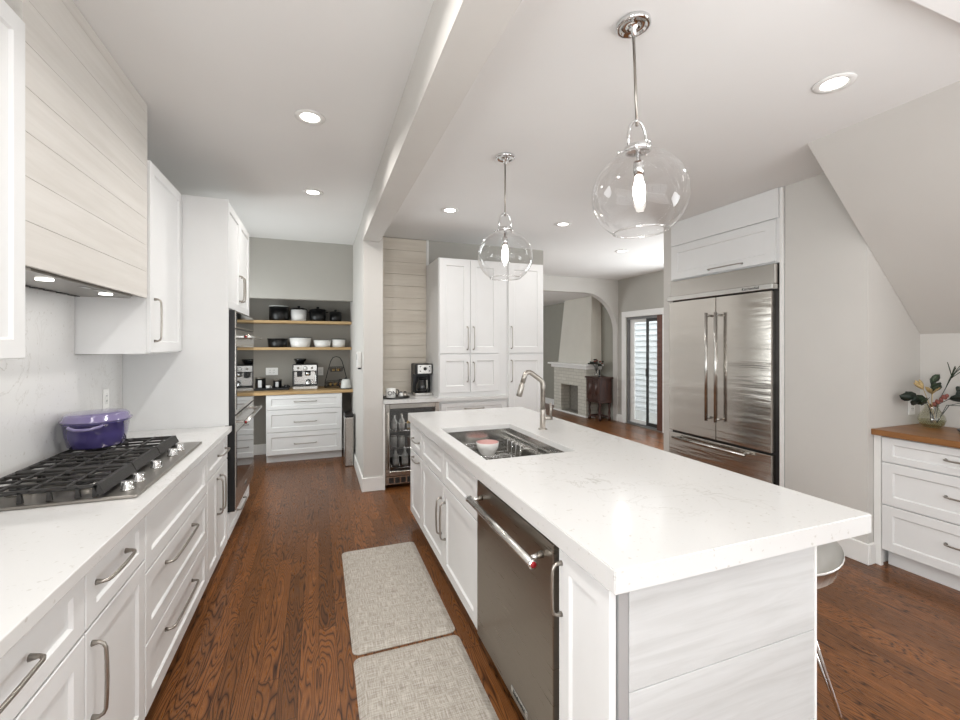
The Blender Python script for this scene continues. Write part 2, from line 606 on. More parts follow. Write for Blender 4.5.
# windowed wall behind the camera
struct('wall_rear', MB().box(-1.36, -0.85, -2.3, -2.18, 0, 2.95).box(2.65, 5.6, -2.3, -2.18, 0, 2.95)
       .box(-0.85, 2.65, -2.3, -2.18, 0, 0.68).box(-0.85, 2.65, -2.3, -2.18, 2.42, 2.95), GREIGE)
wf = MB()
for x in (-0.85, 0.29, 1.43, 2.57):
    wf.box(x, x + 0.08, -2.3, -2.2, 0.68, 2.42)
wf.box(-0.85, 2.65, -2.3, -2.2, 0.68, 0.76).box(-0.85, 2.65, -2.3, -2.2, 2.34, 2.42)
struct('window_1', wf, W_TRIM)

# wall holding the refrigerator, nook beyond it
struct('wall_fridge', MB().box(3.47, 4.2, 1.82, 2.372, 0, 2.74).box(3.47, 4.2, 3.522, 3.66, 0, 2.74).box(4.12, 4.2, 2.372, 3.522, 0, 2.74), GREIGE)
struct('wall_nook_back', MB().box(4.08, 4.2, -2.3, 1.82, 0, 2.74), GREIGE)
# stair underside: sloping soffit from the ceiling down to the nook wall
sl = MB()
pr = [(2.86, 2.742), (4.09, 1.55), (4.09, 2.742)]
sl.poly(pr, 'y', -2.2, 1.818)
struct('ceiling_slope', sl, GREIGE)
struct('ceiling_soffit', MB().box(1.75, 2.80, 0.2, 0.87, 2.66, 2.742), CEIL)
# right-hand wall with the sliding door opening
XD = 5.45
DY0, DY1, DZ = 5.76, 6.70, 2.00
struct('wall_right', MB().box(XD, XD + 0.15, 3.66, DY0, 0, 2.74).box(XD, XD + 0.15, DY1, 10.6, 0, 2.74).box(XD, XD + 0.15, DY0, DY1, DZ, 2.74)
       .box(4.2, XD, 3.5, 3.66, 0, 2.74), TAUPE)
# arch wall
arch = [(2.8, 0), (2.9, 0), (2.9, 1.72)]
for k in range(0, 11):
    a = PI - k * (PI / 2) / 10
    arch.append((3.65 + 0.75 * math.cos(a), 1.72 + 0.75 * math.sin(a)))
for k in range(0, 15):
    a = PI / 2 - k * (PI / 2) / 14
    arch.append((4.68 + 0.745 * math.cos(a), 1.72 + 0.75 * math.sin(a)))
arch += [(5.425, 0), (XD, 0), (XD, 2.74), (2.8, 2.74)]
struct('wall_arch', MB().poly(arch, 'y', 6.93, 7.06), GREIGE)
# living room shell
struct('ceiling_living', MB().box(1.0, 5.6, 7.06, 10.6, 2.48, 2.58), CEIL)
struct('wall_living_back', MB().box(1.0, 5.6, 10.5, 10.6, 0, 2.6), LIVW)
struct('wall_living_left', MB().box(1.0, 1.1, 7.06, 10.5, 0, 2.6).box(1.1, 2.8, 6.96, 7.06, 0, 2.6), LIVW)
struct('wall_living_right', MB().box(XD - 0.012, XD, 7.07, 10.5, 0, 2.48), LIVW)

# baseboards
def base(name, x0, x1, y0, y1, h=0.14):
    struct(name, MB().box(x0, x1, y0, y1, 0, h, 0.004), W_TRIM)
base('baseboard_column', 0.403, 0.629, 4.473, 4.49)
base('baseboard_column_left', 0.403, 0.42, 4.49, 5.9)
base('baseboard_pantry', -1.2, 0.42, 6.484, 6.5)
base('baseboard_fridge_wall', 3.452, 3.47, 1.803, 2.372)
base('baseboard_fridge_wall_far', 3.452, 3.47, 3.524, 3.66)
base('baseboard_nook', 3.4705, 3.533, 1.803, 1.82)
base('baseboard_arch', 5.41, XD - 0.002, 6.912, 6.93)
base('baseboard_living', XD - 0.03, XD - 0.012, 8.80, 10.5)
base('baseboard_door_wall', XD - 0.018, XD, DY1 + 0.12, 6.91)

# ------------------------------------------------------------------ sliding door and outdoors
struct('trim_1', MB().box(XD - 0.02, XD, DY1, DY1 + 0.11, 0, DZ + 0.11, 0.004).box(XD - 0.02, XD, DY0 - 0.11, DY0, 0, DZ + 0.11, 0.004)
       .box(XD - 0.02, XD, DY0, DY1, DZ, DZ + 0.11, 0.004), W_TRIM)
dr = bpy.data.objects.new('door_1', None); C.objects.link(dr); dr['kind'] = 'structure'; dr.location = (XD, DY0, 0)
m = MB().box(0.02, 0.12, 0.002, 0.938, 0, 0.04).box(0.02, 0.12, 0.002, 0.938, 1.955, 1.998)
m.box(0.02, 0.12, 0.908, 0.938, 0.04, 1.955)
obj('door_frame', m, SIDE_G, dr)
obj('wood_jamb', MB().box(0.0, 0.12, 0.002, 0.145, 0.0, 1.998, 0.003), JAMB, dr)
m = MB()
for y0, y1 in ((0.40, 0.44), (0.146, 0.158)):
    m.box(0.03, 0.06, y0, y1, 0.04, 1.955)
m.box(0.03, 0.06, 0.158, 0.40, 0.04, 0.10).box(0.03, 0.06, 0.158, 0.40, 1.90, 1.955)
sp_ = obj('sliding_panel', m, DARK, dr)
obj('pane', MB().box(0.043, 0.047, 0.158, 0.40, 0.10, 1.90), PANE, sp_)
obj('handle', MB().box(0.005, 0.03, 0.41, 0.43, 0.92, 1.06, 0.004), DARK, sp_)
m = MB()
for y0, y1 in ((0.44, 0.47), (0.80, 0.908)):
    m.box(0.07, 0.10, y0, y1, 0.04, 1.955)
m.box(0.07, 0.10, 0.47, 0.80, 0.04, 0.10).box(0.07, 0.10, 0.47, 0.80, 1.90, 1.955)
fp_ = obj('fixed_panel', m, W_TRIM, dr)
obj('pane', MB().box(0.083, 0.087, 0.47, 0.80, 0.10, 1.90), PANE, fp_)
struct('threshold', MB().box(XD - 0.02, XD + 0.15, DY0, DY1, 0, 0.012), NICKEL_D)
# neighbouring wall of lap siding
m = MB()
for k in range(32):
    z = -0.3 + k * 0.135
    m.poly([(7.4, z), (7.355, z), (7.395, z + 0.135), (7.4, z + 0.135)], 'y', 4.5, 10.5)
struct('wall_outdoor_siding', m, SIDING)
struct('ground_outdoor', MB().box(5.6, 9, 3.5, 11, -0.3, -0.12), CONC)

# ------------------------------------------------------------------ shiplap on the coffee nook wall
m = MB()
z = 0.914
while z < 2.735:
    m.box(0.614, 1.205, 5.082, 5.098, z, min(z + 0.137, 2.735), 0.0015)
    z += 0.14
m.box(0.614, 1.205, 5.095, 5.099, 0.914, 2.735)
o = obj('shiplap_panel', m, SHIP_N)
tag(o, 'cream horizontal board wall panelling behind the drip coffee maker', 'panelling')
struct('trim_2', MB().box(1.206, 1.235, 5.07, 5.098, 0.914, 2.735, 0.003), W_TRIM)

# ------------------------------------------------------------------ cabinets
def shaker(mb, x0, x1, z0, z1, y=0.0, t=0.02, s=0.058, rec=0.009, sr=None):
    """door slab: back at y, front at y - t, recessed centre panel"""
    sr = s if sr is None else sr
    t_ = bmesh.new()
    f = y - t

    def ring(ix, iz, yy):
        return [t_.verts.new(p) for p in ((x0 + ix, yy, z0 + iz), (x1 - ix, yy, z0 + iz), (x1 - ix, yy, z1 - iz), (x0 + ix, yy, z1 - iz))]
    R = [ring(0, 0, y), ring(0, 0, f + 0.0025), ring(0.0025, 0.0025, f), ring(s, sr, f), ring(s + 0.007, sr + 0.007, f + rec)]
    t_.faces.new(R[0])
    for a, b in zip(R[:-1], R[1:]):
        for k in range(4):
            t_.faces.new([a[k], a[(k + 1) % 4], b[(k + 1) % 4], b[k]])
    t_.faces.new(R[-1])
    bmesh.ops.recalc_face_normals(t_, faces=t_.faces)
    mb._merge(t_, False)
    return mb


def pull(parent, c, L, vertical, mat=None, out=0.032, r=0.0052):
    """bow handle on a front whose face is at local y = c[1]"""
    mb = MB()
    h = L / 2
    P = [(-h, 0), (-h, -out * 0.55), (-h + 0.006, -out * 0.85), (-h + 0.018, -out), (-h * 0.45, -out * 1.06), (0, -out * 1.08),
         (h * 0.45, -out * 1.06), (h - 0.018, -out), (h - 0.006, -out * 0.85), (h, -out * 0.55), (h, 0)]
    R = [r * 1.7, r * 1.0, r, r * 0.95, r, r * 1.05, r, r * 0.95, r, r * 1.0, r * 1.7]
    if vertical:
        pts = [(c[0], c[1] + p[1], c[2] + p[0]) for p in P]
    else:
        pts = [(c[0] + p[0], c[1] + p[1], c[2]) for p in P]
    mb.tube(pts, R, 10)
    return obj('handle', mb, mat or NICKEL, parent)


def cabinet(name, label, loc, rz, wd, d, z1, fronts, z0=0.1, toe=True, s=0.058, body=None, group=None, cat='cabinet'):
    t = thing(name, label, cat, loc, rz, group)
    b = MB()
    if body:
        for bx in body:
            b.box(*bx)
    else:
        b.box(0, wd, 0, d, z0, z1)
    obj('body', b, W_PAINT, t)
    if toe:
        obj('toe_kick', MB().box(0, wd, 0.06, 0.08, 0.0, z0 - 0.001), W_PAINT, t)
    for f in fronts:
        kind, x0, x1, a, c = f[:5]
        pl = f[5] if len(f) > 5 else None
        hgt = c - a
        sr = s if hgt > 0.25 else max(0.034, min(s, hgt * 0.26))
        wst = s if (x1 - x0) > 0.2 else 0.045
        q = obj(kind, shaker(MB(), x0, x1, a, c, -0.001, 0.02, wst, 0.009, sr), W_PAINT, t)
        if pl:
            if pl[0] == 'h':
                pull(q, (pl[1], -0.021, pl[2]), pl[3], False)
            else:
                pull(q, (pl[1], -0.021, pl[2]), pl[3], True)
    return t


g = 0.003
LR = PI / 2      # faces +X : local x runs along +Y
RL = -PI / 2     # faces -X : local x runs along -Y
XF = -0.62       # carcass plane of the left run, fronts stand 21 mm proud

# left run -------------------------------------------------------------
cabinet('base_cabinet', 'white shaker base cabinet nearest the camera in the cooktop run, wide drawer over two doors', (XF, 0.60, 0), LR, 0.885, 0.575, 0.875, [
    ('drawer', g, 0.885 - g, 0.695, 0.868, ('h', 0.44, 0.79, 0.40)),
    ('door', g, 0.441, 0.105, 0.688, ('v', 0.40, 0.53, 0.20)),
    ('door', 0.444, 0.885 - g, 0.105, 0.688, ('v', 0.485, 0.53, 0.20))])
cabinet('base_cabinet', 'narrow white shaker base cabinet with one drawer over one door, before the cooktop', (XF, 1.486, 0), LR, 0.436, 0.575, 0.875, [
    ('drawer', g, 0.436 - g, 0.695, 0.868, ('h', 0.16, 0.80, 0.20)),
    ('door', g, 0.436 - g, 0.105, 0.688, ('v', 0.035, 0.535, 0.21))])
cabinet('drawer_cabinet', 'white three-drawer base cabinet under the gas cooktop', (XF, 1.923, 0), LR, 0.938, 0.575, 0.875, [
    ('drawer', g, 0.938 - g, 0.638, 0.868),
    ('drawer', g, 0.938 - g, 0.372, 0.632, ('h', 0.42, 0.575, 0.40)),
    ('drawer', g, 0.938 - g, 0.105, 0.366, ('h', 0.42, 0.295, 0.40))])
cabinet('base_cabinet', 'white shaker base cabinet between cooktop drawers and wall oven, drawer over two doors', (XF, 2.862, 0), LR, 0.585, 0.575, 0.875, [
    ('drawer', g, 0.585 - g, 0.695, 0.868, ('h', 0.38, 0.78, 0.22)),
    ('door', g, 0.291, 0.105, 0.688, ('v', 0.25, 0.53, 0.22)),
    ('door', 0.294, 0.585 - g, 0.105, 0.688, ('v', 0.335, 0.53, 0.22))])
ct = obj('countertop', MB().box(-1.209, -0.572, 0.40, 3.447, 0.876, 0.914, 0.003, 2), QUARTZ)
tag(ct, 'white quartz countertop along the left wall carrying the gas cooktop', 'countertop')
bs = obj('backsplash', MB().box(-1.209, -1.197, 0.40, 3.447, 0.9145, 1.426).box(-1.209, -1.197, 1.80, 2.855, 1.426, 1.734), QUARTZ)
tag(bs, 'pale quartz slab backsplash on the left wall behind the purple pot', 'backsplash')

# wall cabinets
cabinet('wall_cabinet', 'white upper cabinet at the left edge, on the near side of the range hood', (-0.89, 0.90, 0), LR, 0.885, 0.315, 2.5, [
    ('door', g, 0.441, 1.438, 2.497),
    ('door', 0.444, 0.885 - g, 1.438, 2.497)], z0=1.435, toe=False)
cabinet('wall_cabinet', 'white upper cabinet between range hood and oven tower, above the purple pot', (-0.89, 2.862, 0), LR, 0.585, 0.315, 2.5, [
    ('door', g, 0.585 - g, 1.438, 2.497, ('v', 0.06, 1.62, 0.235))], z0=1.432, toe=False)

# range hood -----------------------------------------------------------
hd = thing('range_hood', 'tall whitewashed board range hood above the gas cooktop', 'range hood', (0, 0, 1.737))
m = MB()
z = 0.0
while z < 1.06:
    z1 = min(z + 0.1425, 1.061)
    m.box(-0.898, -0.882, 1.79, 2.857, z, z1, 0.0009)
    z += 0.1435
obj('board_front', m, SHIP_Y, hd)
obj('housing', MB().box(-1.196, -0.8975, 1.79, 2.857, 0.012, 1.061), SHIP_Y, hd)
ins = obj('steel_insert', MB().poly([(-1.17, 1.86), (-0.96, 1.82), (-0.905, 1.88), (-0.905, 2.72), (-0.94, 2.80), (-1.17, 2.80)], 'z', -0.008, 0.0115, 0.002), NICKEL_D, hd)
m = MB()
for k in range(9):
    m.box(-1.16, -1.14, 1.90 + k * 0.10, 1.97 + k * 0.10, -0.012, -0.0085)
obj('vent_slots', m, DARK, ins)
for x, y in ((-0.97, 2.10), (-0.97, 2.60)):
    obj('lamp', MB().lathe([(0, -0.002), (0.026, -0.002), (0.026, 0.004), (0, 0.004)], (x, y, -0.011), 20), LED, ins)
for y in (2.30, 2.42):
    obj('button_plate', MB().box(-0.955, -0.93, y, y + 0.08, -0.011, -0.0085), CHROME, ins)
l = bpy.data.lights.new('hood_glow', 'AREA'); l.shape = 'RECTANGLE'; l.size = 0.05; l.size_y = 0.6; l.energy = 1.2; l.color = LAMP_COL
o = bpy.data.objects.new('hood_glow', l); C.objects.link(o); o.location = (-0.99, 2.35, -0.03); o.parent = hd

# oven tower -----------------------------------------------------------
OY0, OW = 3.45, 1.0
tw = cabinet('oven_tower', 'tall white cabinet tower housing the steel double wall oven', (XF, OY0, 0), LR, OW, 0.585, 2.5, [
    ('door', 0.02, 0.508, 1.742, 2.497, ('v', 0.47, 1.93, 0.20)),
    ('door', 0.512, OW - g, 1.742, 2.497, ('v', 0.55, 1.93, 0.20)),
    ('drawer', 0.025, OW - g, 0.105, 0.285, ('h', 0.5, 0.20, 0.30))],
    body=[(0, 0.018, -0.025, 0.585, 0.916, 2.5), (0, 0.018, 0, 0.585, 0.1, 0.916), (0.018, OW, 0.3, 0.585, 0.1, 2.5), (0.018, OW, 0, 0.3, 1.735, 2.5), (0.018, OW, 0, 0.3, 0.1, 0.29),
          (OW - 0.07, OW, 0, 0.3, 0.29, 1.735), (0.018, 0.03, 0, 0.3, 0.29, 1.735)])
ov = thing('double_wall_oven', 'stainless double wall oven with black glass doors, set in the white tower', 'oven', (XF, OY0 + 0.035, 0), LR)
OWD = 0.89
obj('body', MB().box(0.0, OWD, -0.058, 0.29, 0.296, 1.728), BLACK, ov)
cp = obj('control_panel', MB().box(0, OWD, -0.066, -0.0585, 1.60, 1.725, 0.002), ST_H, ov)
obj('display', MB().box(0.03, OWD - 0.03, -0.068, -0.0655, 1.612, 1.712), BGLASS, cp)
for nm, za, zb in (('upper_door', 0.985, 1.59), ('lower_door', 0.305, 0.975)):
    d = obj('oven_door', MB().box(0, OWD, -0.066, -0.0585, za, zb, 0.002), ST_H, ov)
    obj('door_window', MB().box(0.035, OWD - 0.035, -0.0685, -0.0655, za + (0.03 if nm == 'upper_door' else 0.15), zb - 0.12), BGLASS, d)
    hz = zb - 0.05
    mm = MB().tube([(0.03, -0.125, hz), (OWD - 0.03, -0.125, hz)], 0.014, 16)
    for x in (0.07, OWD - 0.07):
        mm.box(x - 0.012, x + 0.012, -0.125, -0.062, hz - 0.009, hz + 0.009, 0.003)
    hh = obj('door_handle', mm, ST_L, d)
    for x, sg in ((0.03, -1), (OWD - 0.03, 1)):
        obj('end_medallion', MB().tube([(x, -0.125, hz), (x + sg * 0.004, -0.125, hz)], 0.008, 12), RED, d)
    if nm == 'lower_door':
        obj('badge', MB().box(OWD / 2 - 0.06, OWD / 2 + 0.06, -0.068, -0.064, za + 0.055, za + 0.08, 0.001), CHROME, d)
        text_mesh('badge_lettering', 'KitchenAid', 0.022, DARK, d, (OWD / 2, -0.0687, za + 0.0675), (PI / 2, 0, 0))

# gas cooktop ----------------------------------------------------------
ck = thing('gas_cooktop', 'stainless five-knob gas cooktop with black cast iron grates', 'cooktop', (-1.16, 1.94, 0.9145))
obj('steel_top', MB().box(0, 0.53, 0, 0.95, 0.0, 0.012, 0.004, 2), steel('cooktop_steel', (150, 145, 138), 0.3, (8, 200, 200)), ck)
for i in range(3):
    m = MB()
    y0 = 0.022 + i * 0.304
    y1 = y0 + 0.298
    x0, x1 = 0.018, 0.405
    zt = 0.058
    hb = 0.007
    m.box(x0, x1, y0, y0 + 0.014, zt - 0.014, zt, 0.003).box(x0, x1, y1 - 0.014, y1, zt - 0.014, zt, 0.003)
    m.box(x0, x0 + 0.016, y0, y1, zt - 0.016, zt, 0.003)
    m.poly([(x1 - 0.004, 0.022), (x1 + 0.018, 0.022), (x1 + 0.002, zt), (x1 - 0.016, zt)], 'y', y0, y1, 0.001)
    for x in (0.115, 0.21, 0.31):
        m.box(x - 0.006, x + 0.006, y0, y1, zt - 0.009, zt + 0.001, 0.002)
    for k in range(1, 4):
        yy = y0 + k * 0.0745
        m.box(x0 + 0.01, x1 - 0.012, yy - 0.0045, yy + 0.0045, zt - 0.007, zt + 0.003, 0.002)
    for x in (x0, 0.095, 0.175, 0.255, 0.335, x1 - 0.02):
        for yy in (y0, y1 - 0.012):
            m.poly([(x + 0.002, 0.013), (x + 0.018, 0.013), (x + 0.013, zt - 0.006), (x + 0.005, zt - 0.006)], 'y', yy, yy + 0.012)
    obj('grate', m, IRON, ck)
for x, y, r in ((0.12, 0.17, 0.04), (0.31, 0.17, 0.032), (0.21, 0.475, 0.052), (0.12, 0.78, 0.035), (0.31, 0.78, 0.04)):
    bb = obj('burner', MB().lathe([(0, 0.012), (r * 1.15, 0.012), (r * 1.15, 0.02), (r, 0.024), (r, 0.028), (0, 0.028)], (x, y, 0), 28), ST_L, ck)
    obj('burner_cap', MB().lathe([(0, 0.0285), (r * 0.85, 0.0285), (r * 0.85, 0.034), (r * 0.75, 0.037), (0, 0.038)], (x, y, 0), 28), BLACK, bb)
for y in (0.085, 0.195, 0.40, 0.63, 0.745):
    kb = obj('knob', MB().lathe([(0, 0.012), (0.024, 0.012), (0.024, 0.017), (0.019, 0.02), (0.018, 0.040), (0.016, 0.044), (0, 0.044)], (0.472, y, 0), 24)
             .box(0.472 - 0.021, 0.472 + 0.021, y - 0.006, y + 0.006, 0.022, 0.046, 0.003), CHROME, ck)

# purple pot
po = thing('dutch_oven', 'purple oval enamelled dutch oven with lid on the cooktop grates', 'pot', (-1.05, 2.72, 0.977), 0.12)
SX, SY = 0.81, 0.98
obj('pot_body', MB().lathe([(0, 0), (0.125, 0), (0.138, 0.008), (0.150, 0.06), (0.160, 0.118), (0.168, 0.122), (0.168, 0.128), (0.157, 0.128), (0.147, 0.06), (0.135, 0.012), (0, 0.012)], (0, 0, 0), 48, SX, SY), PURPLE, po)
ld = obj('lid', MB().lathe([(0, 0.129), (0.171, 0.129), (0.172, 0.135), (0.160, 0.140), (0.155, 0.156), (0.142, 0.164), (0.08, 0.168), (0, 0.169)], (0, 0, 0), 48, SX, SY), PURPLE_L, po)
for sg in (-1, 1):
    yb = sg * 0.168 * SY
    obj('loop_handle', MB().tube([(-0.062, yb * 0.955, 0.120), (-0.058, yb + sg * 0.018, 0.116), (-0.03, yb + sg * 0.034, 0.108), (0, yb + sg * 0.038, 0.106), (0.03, yb + sg * 0.034, 0.108), (0.058, yb + sg * 0.018, 0.116), (0.062, yb * 0.955, 0.120)], 0.0075, 10), PURPLE_L, po)

# outlets
def outlet(name, label, loc, rz, w=0.075, h=0.115, mat=None):
    t = thing(name, label, 'outlet', loc, rz)
    obj('cover_plate', MB().box(-w / 2, w / 2, -0.006, -0.0005, -h / 2, h / 2, 0.002), mat or PLASTIC_W, t)
    n = 1 if w < h else 2
    for i in range(n):
        xc = 0 if n == 1 else (-0.025 if i == 0 else 0.025)
        obj('socket_insert', MB().box(xc - 0.017, xc + 0.017, -0.0085, -0.0062, -0.033, 0.033, 0.001), WHITE_CER, t)
        for z in (-0.018, 0.012):
            m = MB().box(xc - 0.009, xc - 0.006, -0.0092, -0.0086, z, z + 0.009).box(xc + 0.006, xc + 0.009, -0.0092, -0.0086, z, z + 0.009)
            obj('socket_slots', m, DARK, t)
    return t
outlet('wall_outlet', 'white outlet plate on the left backsplash behind the purple pot', (-1.197, 3.20, 1.16), LR)
outlet('wall_outlet', 'white double outlet plate on the pantry wall above the canisters', (-0.60, 6.5, 1.12), 0, 0.15, 0.10)
outlet('wall_outlet', 'white outlet plate on the pantry wall right of the espresso machine', (0.02, 6.5, 1.11), 0)
outlet('wall_outlet', 'white outlet plate on the alcove side wall behind the glass vase', (3.97, 1.82, 1.04), 0)

# ------------------------------------------------------------------ pantry
PY = 5.955
cabinet('drawer_cabinet', 'white three-drawer cabinet under the pantry wood counter', (-0.617, PY, 0), 0, 0.90, 0.52, 0.855, [
    ('drawer', g, 0.9 - g, 0.67, 0.85, ('h', 0.455, 0.765, 0.26)),
    ('drawer', g, 0.9 - g, 0.388, 0.664, ('h', 0.455, 0.51, 0.26)),
    ('drawer', g, 0.9 - g, 0.105, 0.382, ('h', 0.455, 0.235, 0.26))])
pc = obj('countertop', MB().box(-1.2, 0.418, 5.92, 6.498, 0.857, 0.895, 0.002), OAK_X)
tag(pc, 'pale wood countertop in the pantry recess under the espresso machine', 'countertop')
for z, lb in ((1.765, 'upper pale wood shelf in the pantry recess holding black and white pots'), (1.415, 'lower pale wood shelf in the pantry recess holding bowls and pans')):
    s_ = obj('wall_shelf', MB().box(-1.2, 0.418, 6.16, 6.498, z, z + 0.035, 0.002), OAK_X)
    tag(s_, lb, 'shelf', 'pantry shelves')


def pot(name, label, x, y, z, r, h, mat, lid=None, cat='pot', taper=0.9, handles=False, rim=None, group='cookware on the pantry shelves', sx=1.0):
    t = thing(name, label, cat, (x, y, z), 0, group)
    p = [(0, 0), (r * taper, 0), (r * taper + 0.004, 0.004), (r, h), (r - 0.006, h), (r * taper - 0.004, 0.008), (0, 0.008)]
    obj('pot_body' if cat == 'pot' else 'bowl_body', MB().lathe(p, (0, 0, 0), 36, sx), mat, t)
    if rim:
        obj('rim', MB().lathe([(r - 0.007, h + 0.0005), (r + 0.004, h + 0.0005), (r + 0.004, h + 0.01), (r - 0.007, h + 0.01), (r - 0.007, h + 0.0005)], (0, 0, 0), 36, sx), rim, t)
    if lid:
        ll = obj('lid', MB().lathe([(0, h + 0.001), (r + 0.005, h + 0.001), (r + 0.005, h + 0.008), (r * 0.8, h + 0.024), (0, h + 0.032)], (0, 0, 0), 36, sx), lid, t)
        obj('knob', MB().lathe([(0, h + 0.031), (0.012, h + 0.031), (0.02, h + 0.045), (0.014, h + 0.053), (0, h + 0.054)], (0, 0, 0), 16), lid, ll)
    if handles:
        for sg in (-1, 1):
            xb = sg * r * sx
            obj('side_handle', MB().tube([(xb * 0.97, -0.03, h - 0.02), (xb + sg * 0.022, -0.024, h - 0.018), (xb + sg * 0.028, 0, h - 0.018), (xb + sg * 0.022, 0.024, h - 0.018), (xb * 0.97, 0.03, h - 0.02)], 0.005, 8), mat, t)
    return t
SH1, SH2 = 1.801, 1.451
pot('stock_pot', 'large black stock pot with pale rim, first on the upper pantry shelf', -0.50, 6.31, SH1, 0.118, 0.185, BLACK, rim=FROST, taper=0.97)
pot('cooking_pot', 'white pot with black lid on the upper pantry shelf', -0.255, 6.31, SH1, 0.10, 0.15, WHITE_CER, lid=BLACK, taper=0.88)
pot('cooking_pot', 'black round pot with lid, in the middle right of the upper pantry shelf', -0.015, 6.31, SH1, 0.105, 0.145, BLACK, lid=BLACK, taper=0.95, handles=True)
pot('saucepan', 'small black pot with pale rim at the right end of the upper pantry shelf', 0.215, 6.31, SH1, 0.08, 0.115, BLACK, lid=DARK, taper=0.95)
pot('baking_dish', 'dark low oval pan, first on the lower pantry shelf', -0.513, 6.30, SH2, 0.122, 0.105, BLACK, taper=0.86, rim=DARK, cat='pan', sx=1.02)
pot('mixing_bowl', 'large white bowl with black rim on the lower pantry shelf', -0.235, 6.30, SH2, 0.138, 0.125, WHITE_CER, taper=0.82, rim=BLACK, cat='bowl')
pot('mixing_bowl', 'wide low white bowl on the lower pantry shelf, beside the big black-rimmed bowl', 0.045, 6.30, SH2, 0.116, 0.085, WHITE_CER, taper=0.8, rim=FROST, cat='bowl')
pot('mixing_bowl', 'small upright white bowl at the right end of the lower pantry shelf', 0.255, 6.30, SH2, 0.09, 0.105, WHITE_CER, taper=0.9, rim=DARK, cat='bowl')

PC = 0.8955
tr = obj('serving_tray', MB().box(-0.79, -0.37, 6.14, 6.40, 0, 0.012, 0.003).box(-0.79, -0.37, 6.14, 6.148, 0.012, 0.03).box(-0.79, -0.37, 6.392, 6.40, 0.012, 0.03), BLACK, None, (0, 0, PC))
tag(tr, 'flat black tray under the canisters on the pantry counter', 'tray')
def canister(label, x, y, r, h):
    t = thing('canister', label, 'canister', (x, y, PC + 0.0125), 0, 'canisters on the pantry counter')
    obj('canister_body', MB().lathe([(0, 0), (r, 0), (r, h), (0, h)], (0, 0, 0), 32), BLACK, t)
    obj('steel_band', MB().box(-r * 0.35, r * 0.35, -r - 0.004, -r * 0.9, 0.008, h * 0.86, 0.001), CHROME, t)
    obj('lid', MB().lathe([(0, h + 0.0005), (r + 0.003, h + 0.0005), (r + 0.003, h + 0.012), (0, h + 0.016)], (0, 0, 0), 32), NICKEL, t)
canister('taller black and steel canister on the pantry tray beside the oven tower', -0.715, 6.28, 0.062, 0.135)
canister('shorter black and steel canister on the pantry tray beneath the outlet', -0.515, 6.28, 0.052, 0.105)
for x, lb in ((-0.62, 'small white espresso cup standing between the two canisters'), (-0.40, 'small dark espresso cup at the right end of the pantry tray')):
    t = thing('espresso_cup', lb, 'cup', (x, 6.22, PC + 0.0125))
    mt_ = WHITE_CER if x < -0.5 else BLACK
    obj('cup_body', MB().lathe([(0, 0), (0.02, 0), (0.03, 0.045), (0.026, 0.045), (0.018, 0.005), (0, 0.005)], (0, 0, 0), 20), mt_, t)
    obj('cup_handle', MB().tube([(0.027, 0, 0.036), (0.042, 0, 0.034), (0.042, 0, 0.016), (0.024, 0, 0.012)], 0.003, 6), mt_, t)

# espresso machine
em = thing('espresso_machine', 'steel espresso machine with black bean hopper on the pantry counter', 'espresso machine', (-0.17, 6.26, PC))
obj('chassis', MB().box(-0.155, 0.155, 0.0, 0.2, 0.0, 0.33, 0.012, 2).box(-0.155, 0.155, -0.13, 0.0, 0.235, 0.33, 0.01, 2).box(-0.155, -0.14, -0.13, 0, 0.05, 0.24).box(0.14, 0.155, -0.13, 0, 0.05, 0.24), BLACK, em)
obj('front_panel', MB().box(-0.142, 0.142, -0.137, -0.131, 0.245, 0.322, 0.002), ST_L, em)
obj('back_panel', MB().box(-0.138, 0.138, -0.008, -0.0005, 0.06, 0.23), ST_L, em)
obj('drip_tray', MB().box(-0.155, 0.155, -0.15, -0.001, 0.0, 0.045, 0.006), ST_L, em)
obj('drip_grille', MB().box(-0.12, 0.12, -0.14, -0.02, 0.0455, 0.05), BLACK, em)
obj('bean_hopper', MB().lathe([(0, 0.331), (0.05, 0.331), (0.055, 0.345), (0.08, 0.385), (0.08, 0.40), (0, 0.402)], (-0.07, 0.08, 0), 28), BGLASS, em)
gh = obj('group_head', MB().lathe([(0, 0.18), (0.035, 0.18), (0.035, 0.2345), (0, 0.2345)], (0.03, -0.07, 0), 24), CHROME, em)
obj('grinder_spout', MB().box(-0.1, -0.04, -0.10, -0.02, 0.165, 0.2345, 0.005), BLACK, em)
for x in (-0.085, 0.085):
    obj('dial', MB().tube([(x, -0.1375, 0.283), (x, -0.152, 0.283)], 0.014, 18), NICKEL_D, em)
gg = obj('pressure_gauge', MB().tube([(0, -0.1375, 0.28), (0, -0.146, 0.28)], 0.026, 24), BLACK, em)
obj('gauge_face', MB().tube([(0, -0.1465, 0.28), (0, -0.1475, 0.28)], 0.021, 24), WHITE_CER, gg)
obj('steam_wand', MB().tube([(0.12, -0.05, 0.235), (0.128, -0.08, 0.21), (0.13, -0.1, 0.12), (0.13, -0.105, 0.075)], 0.005, 8), CHROME, em)
jg = thing('milk_jug', 'small steel milk jug on the espresso machine drip tray', 'jug', (0.035 - 0.17, 6.26 - 0.08, PC + 0.0505))
obj('jug_body', MB().lathe([(0, 0), (0.032, 0), (0.034, 0.02), (0.027, 0.075), (0.024, 0.075), (0.03, 0.02), (0, 0.004)], (0, 0, 0), 24), CHROME, jg)
obj('jug_handle', MB().tube([(0.03, -0.005, 0.065), (0.055, -0.01, 0.06), (0.055, -0.01, 0.02), (0.033, -0.005, 0.012)], 0.004, 8), CHROME, jg)

